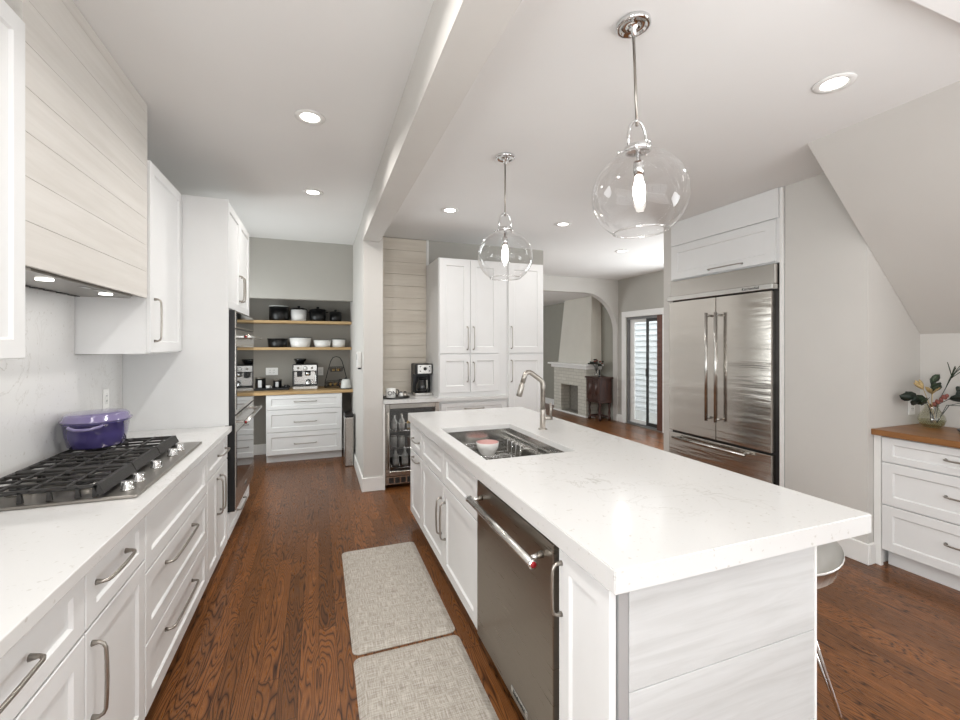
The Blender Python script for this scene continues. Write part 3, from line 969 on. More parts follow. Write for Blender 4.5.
# tiered basket
tb = thing('tiered_basket', 'black wire two-tier basket with arched handle on the pantry counter', 'basket', (0.225, 6.30, PC))
for z, r in ((0.03, 0.145), (0.225, 0.095)):
    m = MB()
    for zz, rr in ((z, r * 0.86), (z + 0.03, r * 0.93), (z + 0.055, r)):
        m.tube([(rr * math.cos(k * PI / 14), rr * math.sin(k * PI / 14), zz) for k in range(28)], 0.003, 6, True)
    for k in range(18):
        a = k * 2 * PI / 18
        m.tube([(0.0, 0.0, z), (r * 0.86 * math.cos(a), r * 0.86 * math.sin(a), z), (r * math.cos(a), r * math.sin(a), z + 0.055)], 0.0018, 5)
    obj('basket', m, BLACK, tb)
m = MB().tube([(-0.150, 0, 0.0), (-0.146, 0, 0.08), (-0.10, 0, 0.27), (-0.075, 0, 0.36), (-0.045, 0, 0.41), (0, 0, 0.425), (0.045, 0, 0.41), (0.075, 0, 0.36), (0.10, 0, 0.27), (0.146, 0, 0.08), (0.150, 0, 0.0)], 0.0055, 8)
obj('arch_handle', m, DARK, tb)
obj('base_ring', MB().tube([(0.150 * math.cos(k * PI / 14), 0.150 * math.sin(k * PI / 14), 0.004) for k in range(28)], 0.004, 6, True), BLACK, tb)
k = 0
for x, y, z, mt_ in ((-0.06, -0.045, 0.033, GOLDFOOD), (-0.015, -0.055, 0.033, GOLDFOOD), (0.035, -0.05, 0.033, BROWNFOOD), (0.065, -0.005, 0.033, BROWNFOOD), (-0.06, 0.02, 0.033, BROWNFOOD), (0.0, 0.0, 0.033, BROWNFOOD),
                     (-0.03, -0.02, 0.228, GOLDFOOD), (0.015, -0.028, 0.228, GOLDFOOD), (0.032, 0.015, 0.228, BROWNFOOD)):
    lb = ('gold' if mt_ is GOLDFOOD else 'brown') + ' wrapped coffee capsule in the ' + ('lower' if z < 0.1 else 'upper') + ' basket tier'
    o = obj('coffee_capsule', MB().lathe([(0, 0), (0.014, 0), (0.018, 0.022), (0.021, 0.026), (0.021, 0.029), (0, 0.03)], (0, 0, 0), 16), mt_, None, (0.225 + x * 1.25, 6.30 + y * 1.25, PC + z))
    tag(o, lb, 'coffee capsule', 'coffee capsules in the tiered basket')

# kettle and bin
kt = thing('kettle', 'pale steel kettle with black handle at the right end of the pantry counter', 'kettle', (0.335, 6.03, PC), 0.3)
obj('kettle_body', MB().lathe([(0, 0), (0.068, 0), (0.07, 0.01), (0.058, 0.10), (0.045, 0.125), (0, 0.125)], (0, 0, 0), 28), FROST, kt)
obj('lid', MB().lathe([(0, 0.1255), (0.044, 0.1255), (0.03, 0.138), (0.01, 0.142), (0.01, 0.152), (0, 0.152)], (0, 0, 0), 24), BLACK, kt)
obj('carry_handle', MB().tube([(-0.05, 0, 0.115), (-0.085, 0, 0.12), (-0.098, 0, 0.075), (-0.09, 0, 0.03), (-0.068, 0, 0.018)], 0.009, 8), BLACK, kt)
obj('base_plate', MB().lathe([(0, -0.0), (0.075, 0.0), (0.075, 0.006), (0, 0.006)], (0, 0, -0.0), 28), BLACK, kt)
kt.children[0].location.z = 0.0065; kt.children[1].location.z = 0.0065; kt.children[2].location.z = 0.0065
bn = thing('trash_can', 'slim grey steel trash can with black lid beside the pantry drawers', 'trash can', (0.345, 5.62, 0))
obj('bin_body', MB().box(-0.05, 0.05, -0.14, 0.14, 0, 0.60, 0.012, 3), ST_H, bn)
obj('bin_lid', MB().box(-0.053, 0.053, -0.143, 0.143, 0.601, 0.635, 0.01, 2), BLACK, bn)
hb = thing('wall_controller', 'white plastic box with dark slot mounted on the pantry side of the column', 'wall control', (0.419, 4.72, 1.325), RL)
obj('casing', MB().box(-0.055, 0.055, -0.045, -0.0005, -0.085, 0.085, 0.01, 2), PLASTIC_W, hb)
obj('slot', MB().box(-0.01, 0.01, -0.0465, -0.0455, 0.0, 0.06), DARK, hb)
obj('clip', MB().box(-0.02, 0.03, -0.035, -0.005, -0.10, -0.086, 0.003), BLACK, hb)

# ------------------------------------------------------------------ coffee nook: wine cooler, tall cabinets
ny = 4.50
cl = thing('beverage_cooler', 'steel framed beverage cooler with glass door under the coffee nook counter', 'beverage cooler', (0.633, ny, 0))
CW = 0.567
m = MB().box(0, 0.02, 0.0, 0.55, 0.04, 0.875).box(CW - 0.02, CW, 0.0, 0.55, 0.04, 0.875).box(0.02, CW - 0.02, 0.53, 0.55, 0.04, 0.875)
m.box(0.02, CW - 0.02, 0, 0.53, 0.855, 0.875).box(0.02, CW - 0.02, 0, 0.53, 0.04, 0.13)
obj('cabinet_shell', m, DARK, cl)
m = MB()
m.box(0, 0.045, -0.04, -0.002, 0.135, 0.873, 0.003).box(CW - 0.045, CW, -0.04, -0.002, 0.135, 0.873, 0.003)
m.box(0.045, CW - 0.045, -0.04, -0.002, 0.825, 0.873, 0.002).box(0.045, CW - 0.045, -0.04, -0.002, 0.135, 0.18, 0.002)
dd = obj('door', m, ST_H, cl)
obj('pane', MB().box(0.045, CW - 0.045, -0.024, -0.018, 0.18, 0.825), PANE_D, dd)
mm = MB().tube([(0.024, -0.075, 0.22), (0.024, -0.075, 0.79)], 0.008, 12)
for z in (0.25, 0.76):
    mm.box(0.018, 0.03, -0.075, -0.039, z - 0.006, z + 0.006)
obj('door_handle', mm, NICKEL, dd)
gr = obj('toe_grille', MB().box(0, CW, -0.03, -0.002, 0.045, 0.13, 0.003), ST_H, cl)
m = MB()
for k in range(8):
    m.box(0.04 + k * 0.062, 0.085 + k * 0.062, -0.033, -0.0295, 0.06, 0.115)
obj('grille_slots', m, DARK, gr)
SHZ = (0.20, 0.40, 0.58)
for z in SHZ:
    m = MB()
    for k in range(12):
        x = 0.035 + k * 0.045
        m.tube([(x, 0.02, z), (x, 0.5, z)], 0.003, 6)
    m.tube([(0.025, 0.02, z), (CW - 0.025, 0.02, z)], 0.004, 6).tube([(0.025, 0.5, z), (CW - 0.025, 0.5, z)], 0.004, 6)
    obj('wire_shelf', m, CHROME, cl)
l = bpy.data.lights.new('cooler_light', 'AREA'); l.size = 0.3; l.energy = 3.5; l.color = (1, 0.98, 0.95)
o = bpy.data.objects.new('cooler_light', l); C.objects.link(o); o.location = (0.28, 0.22, 0.85); o.parent = cl

def bottle(label, x, y, z, r, h, mat, neck=True):
    t = thing('bottle' if neck else 'jar', label, 'bottle' if neck else 'jar', (x, y, z), 0, 'bottles and jars in the beverage cooler')
    if neck:
        p = [(0, 0), (r, 0), (r, h * 0.58), (r * 0.42, h * 0.76), (r * 0.36, h * 0.95), (0, h * 0.95)]
    else:
        p = [(0, 0), (r, 0), (r, h * 0.84), (r * 0.85, h * 0.9), (0, h * 0.9)]
    q = obj('bottle_body' if neck else 'jar_body', MB().lathe(p, (0, 0, 0), 18), mat, t)
    hh = h * (0.951 if neck else 0.901)
    rr = r * (0.42 if neck else 0.88)
    obj('cap', MB().lathe([(0, hh), (rr, hh), (rr, hh + h * 0.06), (0, hh + h * 0.06)], (0, 0, 0), 14), NICKEL_D, t)
    if neck:
        obj('paper_label', MB().lathe([(r + 0.0006, h * 0.12), (r + 0.0006, h * 0.46)], (0, 0, 0), 18), WHITE_CER, t)
zt = SHZ[2] + 0.0045
for i, (x, r, h, mt_, lb, nk) in enumerate((
        (0.745, 0.03, 0.15, FROST, 'pale bottle at the left of the top cooler shelf', True),
        (0.825, 0.03, 0.16, FROST, 'pale bottle second on the top cooler shelf', True),
        (0.91, 0.03, 0.13, GOLDFOOD, 'gold bottle third on the top cooler shelf', True),
        (1.00, 0.03, 0.14, BOTTLEG, 'green bottle fourth on the top cooler shelf', True))):
    bottle(lb, x, 4.60, zt, r, h, mt_, nk)
zt = SHZ[1] + 0.0045
for i, (x, r, h, mt_, lb, nk) in enumerate((
        (0.74, 0.034, 0.12, FROST, 'pale jar at the left of the middle cooler shelf', False),
        (0.825, 0.034, 0.11, FROST, 'pale jar second on the middle cooler shelf', False),
        (0.92, 0.036, 0.10, AMBER, 'amber jar third on the middle cooler shelf', False),
        (1.02, 0.03, 0.15, BOTTLEG, 'green bottle at the right of the middle cooler shelf', True))):
    bottle(lb, x, 4.60, zt, r, h, mt_, nk)
zt = SHZ[0] + 0.0045
for i, (x, r, h, mt_, lb, nk) in enumerate((
        (0.76, 0.036, 0.17, FROST, 'pale bottle at the left of the bottom cooler shelf', True),
        (0.86, 0.036, 0.18, FROST, 'pale bottle second on the bottom cooler shelf', True),
        (0.97, 0.036, 0.17, AMBER, 'amber bottle third on the bottom cooler shelf', True))):
    bottle(lb, x, 4.60, zt, r, h, mt_, nk)

cabinet('base_cabinet', 'white base cabinet right of the beverage cooler, behind the island end', (1.205, ny, 0), 0, 0.795, 0.575, 0.875, [
    ('drawer', 0.02, 0.785, 0.69, 0.85, ('h', 0.40, 0.785, 0.22)),
    ('door', 0.02, 0.40, 0.105, 0.684, ('v', 0.36, 0.54, 0.2)), ('door', 0.404, 0.785, 0.105, 0.684, ('v', 0.44, 0.54, 0.2))])
struct('trim_3', MB().box(0.613, 0.632, 4.47, 5.07, 0.0, 0.876), W_TRIM)
nc = obj('countertop', MB().box(0.613, 1.998, 4.455, 5.08, 0.8765, 0.914, 0.003, 2), QUARTZ)
tag(nc, 'white quartz counter of the coffee nook, above the beverage cooler', 'countertop')
cabinet('hutch_cabinet', 'white four-door hutch cabinet standing on the coffee nook counter', (1.203, ny, 0), 0, 0.795, 0.56, 2.42, [
    ('door', 0.006, 0.352, 1.388, 2.41, ('v', 0.318, 1.555, 0.245)), ('door', 0.356, 0.70, 1.388, 2.41, ('v', 0.39, 1.555, 0.245)),
    ('door', 0.006, 0.352, 0.965, 1.378, ('v', 0.318, 1.185, 0.21)), ('door', 0.356, 0.70, 0.965, 1.378, ('v', 0.39, 1.185, 0.21))], z0=0.9145, toe=False, s=0.07)
cabinet('tall_cabinet', 'white tall pantry cabinet with stacked single doors, beside the arch opening', (2.0, ny, 0), 0, 0.47, 0.575, 2.42, [
    ('door', 0.015, 0.455, 1.388, 2.41, ('v', 0.05, 1.565, 0.245)), ('door', 0.015, 0.455, 0.105, 1.372, ('v', 0.05, 1.185, 0.24))], s=0.07)

# drip coffee maker
cm = thing('coffee_maker', 'black and steel drip coffee maker with glass carafe on the nook counter', 'coffee maker', (1.10, 4.86, 0.9145), 0.0)
obj('tower', MB().box(-0.10, 0.10, 0.02, 0.12, 0.0, 0.27, 0.01, 2).box(-0.10, 0.10, -0.12, 0.02, 0.235, 0.355, 0.012, 2).box(-0.10, 0.10, 0.02, 0.12, 0.26, 0.355, 0.012, 2), BLACK, cm)
fc = obj('control_face', MB().box(-0.075, 0.085, -0.128, -0.121, 0.245, 0.345, 0.003), ST_L, cm)
obj('dial', MB().tube([(0.01, -0.1285, 0.30), (0.01, -0.138, 0.30)], 0.018, 20), DARK, fc)
for x, z in ((-0.045, 0.325), (-0.045, 0.275), (0.06, 0.325), (0.06, 0.275)):
    obj('button', MB().tube([(x, -0.1285, z), (x, -0.132, z)], 0.007, 10), DARK, fc)
obj('warming_base', MB().box(-0.10, 0.10, -0.125, 0.019, 0.0, 0.032, 0.008, 2), ST_L, cm)
cf = obj('carafe', MB().lathe([(0, 0.034), (0.06, 0.034), (0.072, 0.06), (0.068, 0.12), (0.045, 0.165), (0.045, 0.18), (0.042, 0.18), (0.042, 0.165), (0.065, 0.12), (0.069, 0.06), (0.058, 0.037), (0, 0.037)], (-0.005, -0.052, 0), 28), BGLASS, cm)
obj('carafe_lid', MB().lathe([(0, 0.1805), (0.05, 0.1805), (0.048, 0.20), (0, 0.203)], (-0.005, -0.052, 0), 24), BLACK, cf)
obj('carafe_handle', MB().tube([(0.02, -0.095, 0.175), (0.03, -0.135, 0.17), (0.03, -0.138, 0.10), (0.025, -0.115, 0.065)], 0.008, 8), ST_L, cf)

# tray with mug
ty = thing('serving_tray', 'round dark tray holding the lettered mug on the nook counter', 'tray', (0.775, 4.66, 0.9145))
obj('tray_plate', MB().lathe([(0, 0), (0.14, 0), (0.145, 0.004), (0.145, 0.014), (0.14, 0.014), (0.138, 0.006), (0, 0.006)], (0, 0, 0), 40), BLACK, ty)
mg = thing('mug', 'white mug with black lettering on the dark tray', 'mug', (0.715, 4.62, 0.921))
obj('mug_body', MB().lathe([(0, 0), (0.045, 0), (0.049, 0.006), (0.05, 0.10), (0.046, 0.10), (0.045, 0.01), (0, 0.01)], (0, 0, 0), 32), WHITE_CER, mg)
obj('mug_handle', MB().tube([(0.047, 0.0, 0.082), (0.075, -0.005, 0.08), (0.084, -0.006, 0.05), (0.07, -0.004, 0.022), (0.047, 0, 0.018)], 0.006, 8), BLACK, mg)
text_mesh('lettering', 'ON', 0.062, BLACK, mg, (0.005, -0.0515, 0.052), (PI / 2, 0, 0), 0.002)
for x, y, lb in ((0.83, 4.68, 'small white sugar jar right of the mug on the dark tray'), (0.875, 4.68, 'small glass creamer jar at the right edge of the dark tray')):
    t = thing('small_jar', lb, 'jar', (x, y, 0.921))
    obj('jar_body', MB().lathe([(0, 0), (0.024, 0), (0.027, 0.01), (0.025, 0.04), (0.018, 0.045), (0, 0.045)], (0, 0, 0), 20), WHITE_CER if x < 0.85 else NICKEL, t)
    obj('jar_lid', MB().lathe([(0, 0.0455), (0.02, 0.0455), (0.012, 0.055), (0, 0.058)], (0, 0, 0), 16), DARK, t)

# ------------------------------------------------------------------ island
XI = 0.735    # carcass plane; fronts reach x = 0.714
IT = 0.85
def isl(name, label, y_far, wd, fronts, **kw):
    return cabinet(name, label, (XI, y_far, 0), RL, wd, 0.60, IT - 0.001, fronts, **kw)
isl('base_cabinet', 'narrow white island cabinet at the far end, drawer over a pull-out door', 3.58, 0.418, [
    ('drawer', g, 0.418 - g, 0.632, 0.835, ('h', 0.25, 0.735, 0.20)), ('door', g, 0.418 - g, 0.105, 0.624, ('h', 0.25, 0.585, 0.20))])
isl('sink_cabinet', 'white island sink cabinet with two false drawer fronts over two doors', 3.161, 1.213, [
    ('drawer_front', g, 0.605, 0.632, 0.835), ('drawer_front', 0.608, 1.213 - g, 0.632, 0.835),
    ('door', g, 0.605, 0.105, 0.624, ('v', 0.56, 0.42, 0.22)), ('door', 0.608, 1.213 - g, 0.105, 0.624, ('v', 0.65, 0.42, 0.22))],
    body=[(0, 0.018, 0, 0.6, 0.1, IT - 0.001), (1.195, 1.213, 0, 0.6, 0.1, IT - 0.001), (0.018, 1.195, 0, 0.018, 0.1, IT - 0.001), (0.018, 1.195, 0.582, 0.6, 0.1, IT - 0.001), (0.018, 1.195, 0.018, 0.582, 0.1, 0.118)])
isl('base_cabinet', 'narrow white one-door cabinet on the island corner right of the dishwasher', 1.205, 0.24, [
    ('door', 0.006, 0.24 + 0.022, 0.105, 0.835, ('v', 0.022, 0.715, 0.16))])
# dishwasher
dw = thing('dishwasher', 'stainless dishwasher with bar handle built into the island', 'dishwasher', (XI, 1.942, 0), RL)
DWW = 0.73
obj('tub', MB().box(0.003, DWW - 0.003, 0.0, 0.585, 0.10, IT - 0.004), BLACK, dw)
obj('toe_panel', MB().box(0.003, DWW - 0.003, 0.05, 0.08, 0.0, 0.099), BLACK, dw)
dd = obj('door', MB().box(0.005, DWW - 0.012, -0.028, -0.001, 0.105, 0.835, 0.003, 2), steel('dishwasher_steel', (150, 143, 134), 0.28, (5, 5, 240)), dw)
mm = MB().tube([(0.045, -0.082, 0.765), (DWW - 0.05, -0.082, 0.765)], 0.0145, 18)
for x in (0.075, DWW - 0.08):
    mm.tube([(x, -0.028, 0.775), (x, -0.055, 0.772), (x, -0.082, 0.765)], [0.013, 0.009, 0.010], 12)
hh = obj('door_handle', mm, ST_L, dw)
for x, sg in ((0.045, -1), (DWW - 0.05, 1)):
    e = obj('end_cap', MB().tube([(x, -0.082, 0.765), (x + sg * 0.006, -0.082, 0.765)], 0.0165, 20), CHROME, hh)
    obj('end_medallion', MB().tube([(x + sg * 0.0065, -0.082, 0.765), (x + sg * 0.008, -0.082, 0.765)], 0.0105, 16), RED, hh)
obj('badge', MB().box(0.40, 0.54, -0.031, -0.0285, 0.125, 0.152, 0.001), CHROME, dd)
text_mesh('badge_lettering', 'KitchenAid', 0.022, DARK, dd, (0.47, -0.0318, 0.1385), (PI / 2, 0, 0))

# island body panels
m = MB()
z = 0.004
zs = [0.004, 0.27, 0.556, 0.8485]
for a, b in zip(zs[:-1], zs[1:]):
    m.box(0.772, 1.507, 0.935, 0.951, a + 0.001, b - 0.001, 0.0015)
m.box(0.772, 1.507, 0.9515, 0.962, 0.002, 0.8485)
ip = thing('island_panelling', 'whitewashed horizontal board panelling on the island end facing the camera', 'panelling', (0, 0, 0))
obj('end_boards', m, SHIP_X, ip)
obj('corner_strip', MB().box(0.739, 0.770, 0.938, 0.962, 0.002, 0.8485), STRIP, ip)
obj('edge_bead', MB().box(1.5075, 1.516, 0.932, 0.962, 0.002, 0.8485, 0.002), W_TRIM, ip)
m = MB()
for a, b in zip(zs[:-1], zs[1:]):
    m.box(1.339, 1.355, 0.964, 3.58, a + 0.001, b - 0.001)
tag(obj('island_panelling', m, SHIP_Y), 'whitewashed board panelling on the island seating side, behind the bar stool', 'panelling')

# island countertop with sink cut-out
SX0, SX1, SY0, SY1 = 0.775, 1.285, 1.985, 2.835
def slab_hole(x0, x1, y0, y1, z0, z1, hx0, hx1, hy0, hy1):
    t = bmesh.new()
    X = [x0, hx0, hx1, x1]; Y = [y0, hy0, hy1, y1]
    V = {}
    for k, z in ((0, z0), (1, z1)):
        for i in range(4):
            for j in range(4):
                V[i, j, k] = t.verts.new((X[i], Y[j], z))
    for i in range(3):
        for j in range(3):
            if i == 1 and j == 1:
                continue
            t.faces.new([V[i, j, 1], V[i + 1, j, 1], V[i + 1, j + 1, 1], V[i, j + 1, 1]])
            t.faces.new([V[i, j, 0], V[i, j + 1, 0], V[i + 1, j + 1, 0], V[i + 1, j, 0]])
    for i in range(3):
        for (j) in (0, 3):
            t.faces.new([V[i, j, 0], V[i + 1, j, 0], V[i + 1, j, 1], V[i, j, 1]])
            t.faces.new([V[j, i, 0], V[j, i + 1, 0], V[j, i + 1, 1], V[j, i, 1]])
    for (a, b) in (((1, 1), (2, 1)), ((2, 1), (2, 2)), ((2, 2), (1, 2)), ((1, 2), (1, 1))):
        t.faces.new([V[a[0], a[1], 0], V[b[0], b[1], 0], V[b[0], b[1], 1], V[a[0], a[1], 1]])
    bmesh.ops.recalc_face_normals(t, faces=t.faces)
    es = [e for e in t.edges if len(e.link_faces) == 2 and e.calc_face_angle(0) > 0.5]
    bmesh.ops.bevel(t, geom=es, offset=0.003, segments=2, affect='EDGES')
    mb = MB(); mb._merge(t, False)
    return mb
ic = obj('countertop', slab_hole(0.695, 1.735, 0.897, 3.585, IT, 0.914, SX0, SX1, SY0, SY1), QUARTZ)
tag(ic, 'large white quartz island countertop with the sink cut into it', 'countertop')

# sink
sk = thing('kitchen_sink', 'stainless undermount workstation sink set into the island', 'sink', (0, 0, 0))
b0 = 0.62
m = MB()
tk = 0.012
m.box(SX0 - tk, SX1 + tk, SY0 - tk, SY1 + tk, b0 - 0.006, b0)
zr = 0.884
m.box(SX0 + 0.001, SX0 + 0.006, SY0 + 0.001, SY1 - 0.001, b0, zr).box(SX1 - 0.006, SX1 - 0.001, SY0 + 0.001, SY1 - 0.001, b0, zr)
m.box(SX0 + 0.001, SX1 - 0.001, SY0 + 0.001, SY0 + 0.006, b0, zr).box(SX0 + 0.001, SX1 - 0.001, SY1 - 0.006, SY1 - 0.001, b0, zr)
obj('basin', m, ST_L, sk)
m = MB()
for zz, wl in ((0.845, 0.016), (0.805, 0.028)):
    m.box(SX1 - wl, SX1 - 0.007, SY0 + 0.007, SY1 - 0.007, zz - 0.004, zz).box(SX0 + 0.007, SX0 + wl, SY0 + 0.007, SY1 - 0.007, zz - 0.004, zz)
obj('ledge', m, ST_L, sk)
obj('drain', MB().lathe([(0, 0.0005), (0.055, 0.0005), (0.05, 0.005), (0.03, 0.004), (0, 0.003)], (1.03, 2.2, b0), 28), CHROME, sk)
# dish rack inside the sink
rk = thing('dish_rack', 'steel wire dish rack hung inside the far half of the sink', 'dish rack', (0, 0, 0))
m = MB()
rz = 0.8095
ry0, ry1 = 2.45, 2.81
for k in range(6):
    y = ry0 + 0.01 + k * (ry1 - ry0 - 0.02) / 5
    m.tube([(SX0 + 0.008, y, rz + 0.0), (SX0 + 0.03, y, rz), (SX0 + 0.034, y, 0.73), (SX1 - 0.034, y, 0.73), (SX1 - 0.03, y, rz), (SX1 - 0.008, y, rz)], 0.003, 6)
for x in (0.84, 0.93, 1.03, 1.13, 1.22):
    m.tube([(x, ry0, 0.736), (x, ry1, 0.736)], 0.003, 6)
obj('wires', m, CHROME, rk)
for y in (ry0, ry1):
    m = MB()
    for z in (0.745, 0.775, 0.80):
        m.tube([(SX0 + 0.036, y, z), (SX1 - 0.036, y, z)], 0.003, 6)
    for x in (0.88, 1.0, 1.12):
        m.tube([(x, y, 0.742), (x, y, 0.803)], 0.0025, 6)
    obj('side_rail', m, CHROME, rk)
obj('end_plate', MB().box(SX1 - 0.10, SX1 - 0.03, ry0 - 0.012, ry0 - 0.004, 0.70, 0.83, 0.002), ST_L, rk)
bw = thing('bowl', 'white bowl with pink inside resting on the rack in the sink', 'bowl', (1.07, 2.725, 0.7395))
bw.scale = (0.88, 0.88, 0.95)
obj('outside_glaze', MB().lathe([(0, 0), (0.05, 0), (0.055, 0.006), (0.082, 0.05), (0.088, 0.088), (0.085, 0.089)], (0, 0, 0), 36), WHITE_CER, bw)
obj('inside_glaze', MB().lathe([(0.085, 0.089), (0.081, 0.082), (0.076, 0.05), (0.05, 0.014), (0, 0.010)], (0, 0, 0), 36), PINK, bw)

# faucet
fx, fy = 1.41, 2.575
fa = thing('kitchen_faucet', 'brushed steel pull-down faucet with angled spout standing behind the sink', 'faucet', (fx, fy, 0.9145))
obj('base_body', MB().lathe([(0, 0), (0.03, 0), (0.03, 0.006), (0.0195, 0.009), (0.0195, 0.13), (0.0175, 0.135), (0, 0.135)], (0, 0, 0), 28), NICKEL, fa)
def arc(p, c, n=6):
    return p
sp = [(0, 0, 0.135), (0, 0, 0.295), (-0.004, 0, 0.315), (-0.016, 0, 0.331), (-0.085, 0, 0.378), (-0.10, 0, 0.385), (-0.116, 0, 0.384), (-0.129, 0, 0.374), (-0.137, 0, 0.358), (-0.150, 0, 0.318)]
obj('spout', MB().tube(sp, 0.0162, 18), NICKEL, fa)
obj('spray_head', MB().tube([(-0.150, 0, 0.318), (-0.154, 0, 0.305), (-0.156, 0, 0.298), (-0.176, 0, 0.232), (-0.1775, 0, 0.226)], [0.0162, 0.0165, 0.0185, 0.0195, 0.015], 18), NICKEL, fa)
lv = obj('lever_hub', MB().tube([(0.0, 0, 0.075), (0.062, -0.012, 0.075)], 0.0165, 18), NICKEL, fa)
obj('lever', MB().tube([(0.054, -0.0105, 0.078), (0.055, -0.0105, 0.175)], [0.0085, 0.008], 12), NICKEL, lv)

# ------------------------------------------------------------------ refrigerator wall
FRX = 3.43
fr = thing('refrigerator', 'large stainless french door refrigerator built into the right wall', 'refrigerator', (FRX, 3.512, 0), RL)
FW = 1.108
struct('trim_5', MB().box(3.446, 3.4695, 2.373, 2.399, 0, 2.738, 0.002), W_TRIM)
obj('cabinet_shell', MB().box(0.0, FW, 0.02, 0.66, 0.02, 2.135), DARK, fr)
gp = obj('top_grille', MB().box(0.004, FW - 0.004, -0.02, 0.018, 1.975, 2.132, 0.003), ST_H, fr)
st = obj('trim_strip', MB().box(0.0, FW - 0.002, -0.055, 0.018, 1.928, 1.972, 0.003), ST_L, fr)
text_mesh('strip_lettering', 'KitchenAid', 0.034, DARK, st, (FW - 0.19, -0.0556, 1.95), (PI / 2, 0, 0))
fd = steel('fridge_door_steel', (200, 195, 188), 0.17, (0.8, 0.8, 9))
fd.node_tree.nodes['Bump'].inputs['Strength'].default_value = 0.5
fd.node_tree.nodes['Bump'].inputs['Distance'].default_value = 0.02
for x0, x1, hx in ((0.006, 0.563, 0.515), (0.569, FW - 0.024, 0.615)):
    d = obj('door', MB().box(x0, x1, -0.035, 0.018, 0.612, 1.918, 0.004, 2), fd, fr)
    mm = MB().tube([(hx, -0.095, 0.785), (hx, -0.095, 1.775)], 0.0135, 18)
    for z in (0.81, 1.75):
        mm.tube([(hx, -0.034, z), (hx, -0.095, z)], 0.011, 14)
    obj('door_handle', mm, ST_L, d)
d = obj('freezer_drawer', MB().box(0.006, FW - 0.024, -0.035, 0.018, 0.13, 0.592, 0.004, 2), fd, fr)
mm = MB().tube([(0.11, -0.095, 0.555), (0.90, -0.095, 0.555)], 0.0125, 18)
for x in (0.15, 0.86):
    mm.tube([(x, -0.034, 0.555), (x, -0.095, 0.555)], 0.010, 14)
obj('drawer_handle', mm, ST_L, d)
obj('toe_grille', MB().box(0.006, FW - 0.006, 0.0, 0.018, 0.02, 0.12), DARK, fr)
oc = thing('bridge_cabinet', 'white bridge cabinet above the refrigerator with one wide lift door', 'cabinet', (FRX + 0.022, 3.52, 0), RL)
OCW = 1.118
obj('body', MB().box(0, OCW, 0.0, 0.6, 2.142, 2.738), W_PAINT, oc)
obj('filler_panel', MB().box(0.0, OCW, -0.02, -0.001, 2.50, 2.738, 0.002), W_PAINT, oc)
q = obj('door', shaker(MB(), 0.003, OCW - 0.02, 2.152, 2.492, -0.001, 0.02, 0.085, 0.009, 0.07), W_PAINT, oc)
pull(q, (0.64, -0.021, 2.185), 0.34, False)

# ------------------------------------------------------------------ alcove with wood counter
cabinet('drawer_cabinet', 'white three-drawer cabinet under the honey wood alcove counter', (3.552, 1.775, 0), RL, 0.76, 0.51, 0.874, [
    ('drawer', g, 0.757, 0.705, 0.866, ('h', 0.375, 0.79, 0.11)),
    ('drawer', g, 0.757, 0.42, 0.698, ('h', 0.375, 0.57, 0.11)),
    ('drawer', g, 0.757, 0.115, 0.413, ('h', 0.375, 0.285, 0.11))], z0=0.11)
struct('trim_4', MB().box(3.535, 3.56, 1.777, 1.817, 0, 0.874).box(3.56, 4.05, 1.80, 1.817, 0, 0.874), W_TRIM)
cabinet('drawer_cabinet', 'white drawer cabinet at the right edge of the photo, under the wood counter', (3.552, 1.013, 0), RL, 0.76, 0.51, 0.874, [
    ('drawer', g, 0.757, 0.705, 0.866, ('h', 0.375, 0.79, 0.11)),
    ('drawer', g, 0.757, 0.42, 0.698, ('h', 0.375, 0.57, 0.11)),
    ('drawer', g, 0.757, 0.115, 0.413, ('h', 0.375, 0.285, 0.11))], z0=0.11)
wc = obj('countertop', MB().box(3.505, 4.078, 0.22, 1.818, 0.8745, 0.914, 0.003, 2), OAK)
tag(wc, 'honey brown wood countertop in the alcove under the flowers', 'countertop')
vx, vy = 3.95, 1.70
va = thing('flower_vase', 'round glass vase holding dried stems on the alcove counter', 'vase', (vx, vy, 0.9145))
VGLASS = thin_glass('vase_glass', tint=(0.86, 0.86, 0.78), base=0.10, rim=0.9)
obj('vase_body', MB().lathe([(0, 0.001), (0.040, 0.001), (0.060, 0.018), (0.072, 0.05), (0.066, 0.08), (0.045, 0.115), (0.034, 0.14), (0.040, 0.155)], (0, 0, 0), 36), VGLASS, va)
obj('water', MB().lathe([(0, 0.004), (0.038, 0.004), (0.057, 0.02), (0.069, 0.05), (0, 0.051)], (0, 0, 0), 30), thin_glass('vase_water', (0.84, 0.84, 0.74), 0.04, 0.3), va)
rr = random.Random(5)
def leaf(mb, c, d, L, Wd, droop=0.2):
    d = Vector(d).normalized(); s = d.cross(Vector((0.3, 0.9, 0.2))).normalized(); n = s.cross(d)
    c = Vector(c)
    t = bmesh.new()
    rows = []
    for i, (u, wv) in enumerate(((0, 0.05), (0.2, 0.7), (0.45, 1.0), (0.75, 0.75), (1.0, 0.04))):
        p = c + d * (L * u) - Vector((0, 0, 1)) * droop * L * u * u
        rows.append([t.verts.new(p - s * Wd * wv * 0.5), t.verts.new(p + n * 0.003), t.verts.new(p + s * Wd * wv * 0.5), t.verts.new(p - n * 0.003)])
    for a, b in zip(rows[:-1], rows[1:]):
        for k in range(4):
            t.faces.new([a[k], a[(k + 1) % 4], b[(k + 1) % 4], b[k]])
    t.faces.new(rows[0][::-1]); t.faces.new(rows[-1])
    mb._merge(t, True)
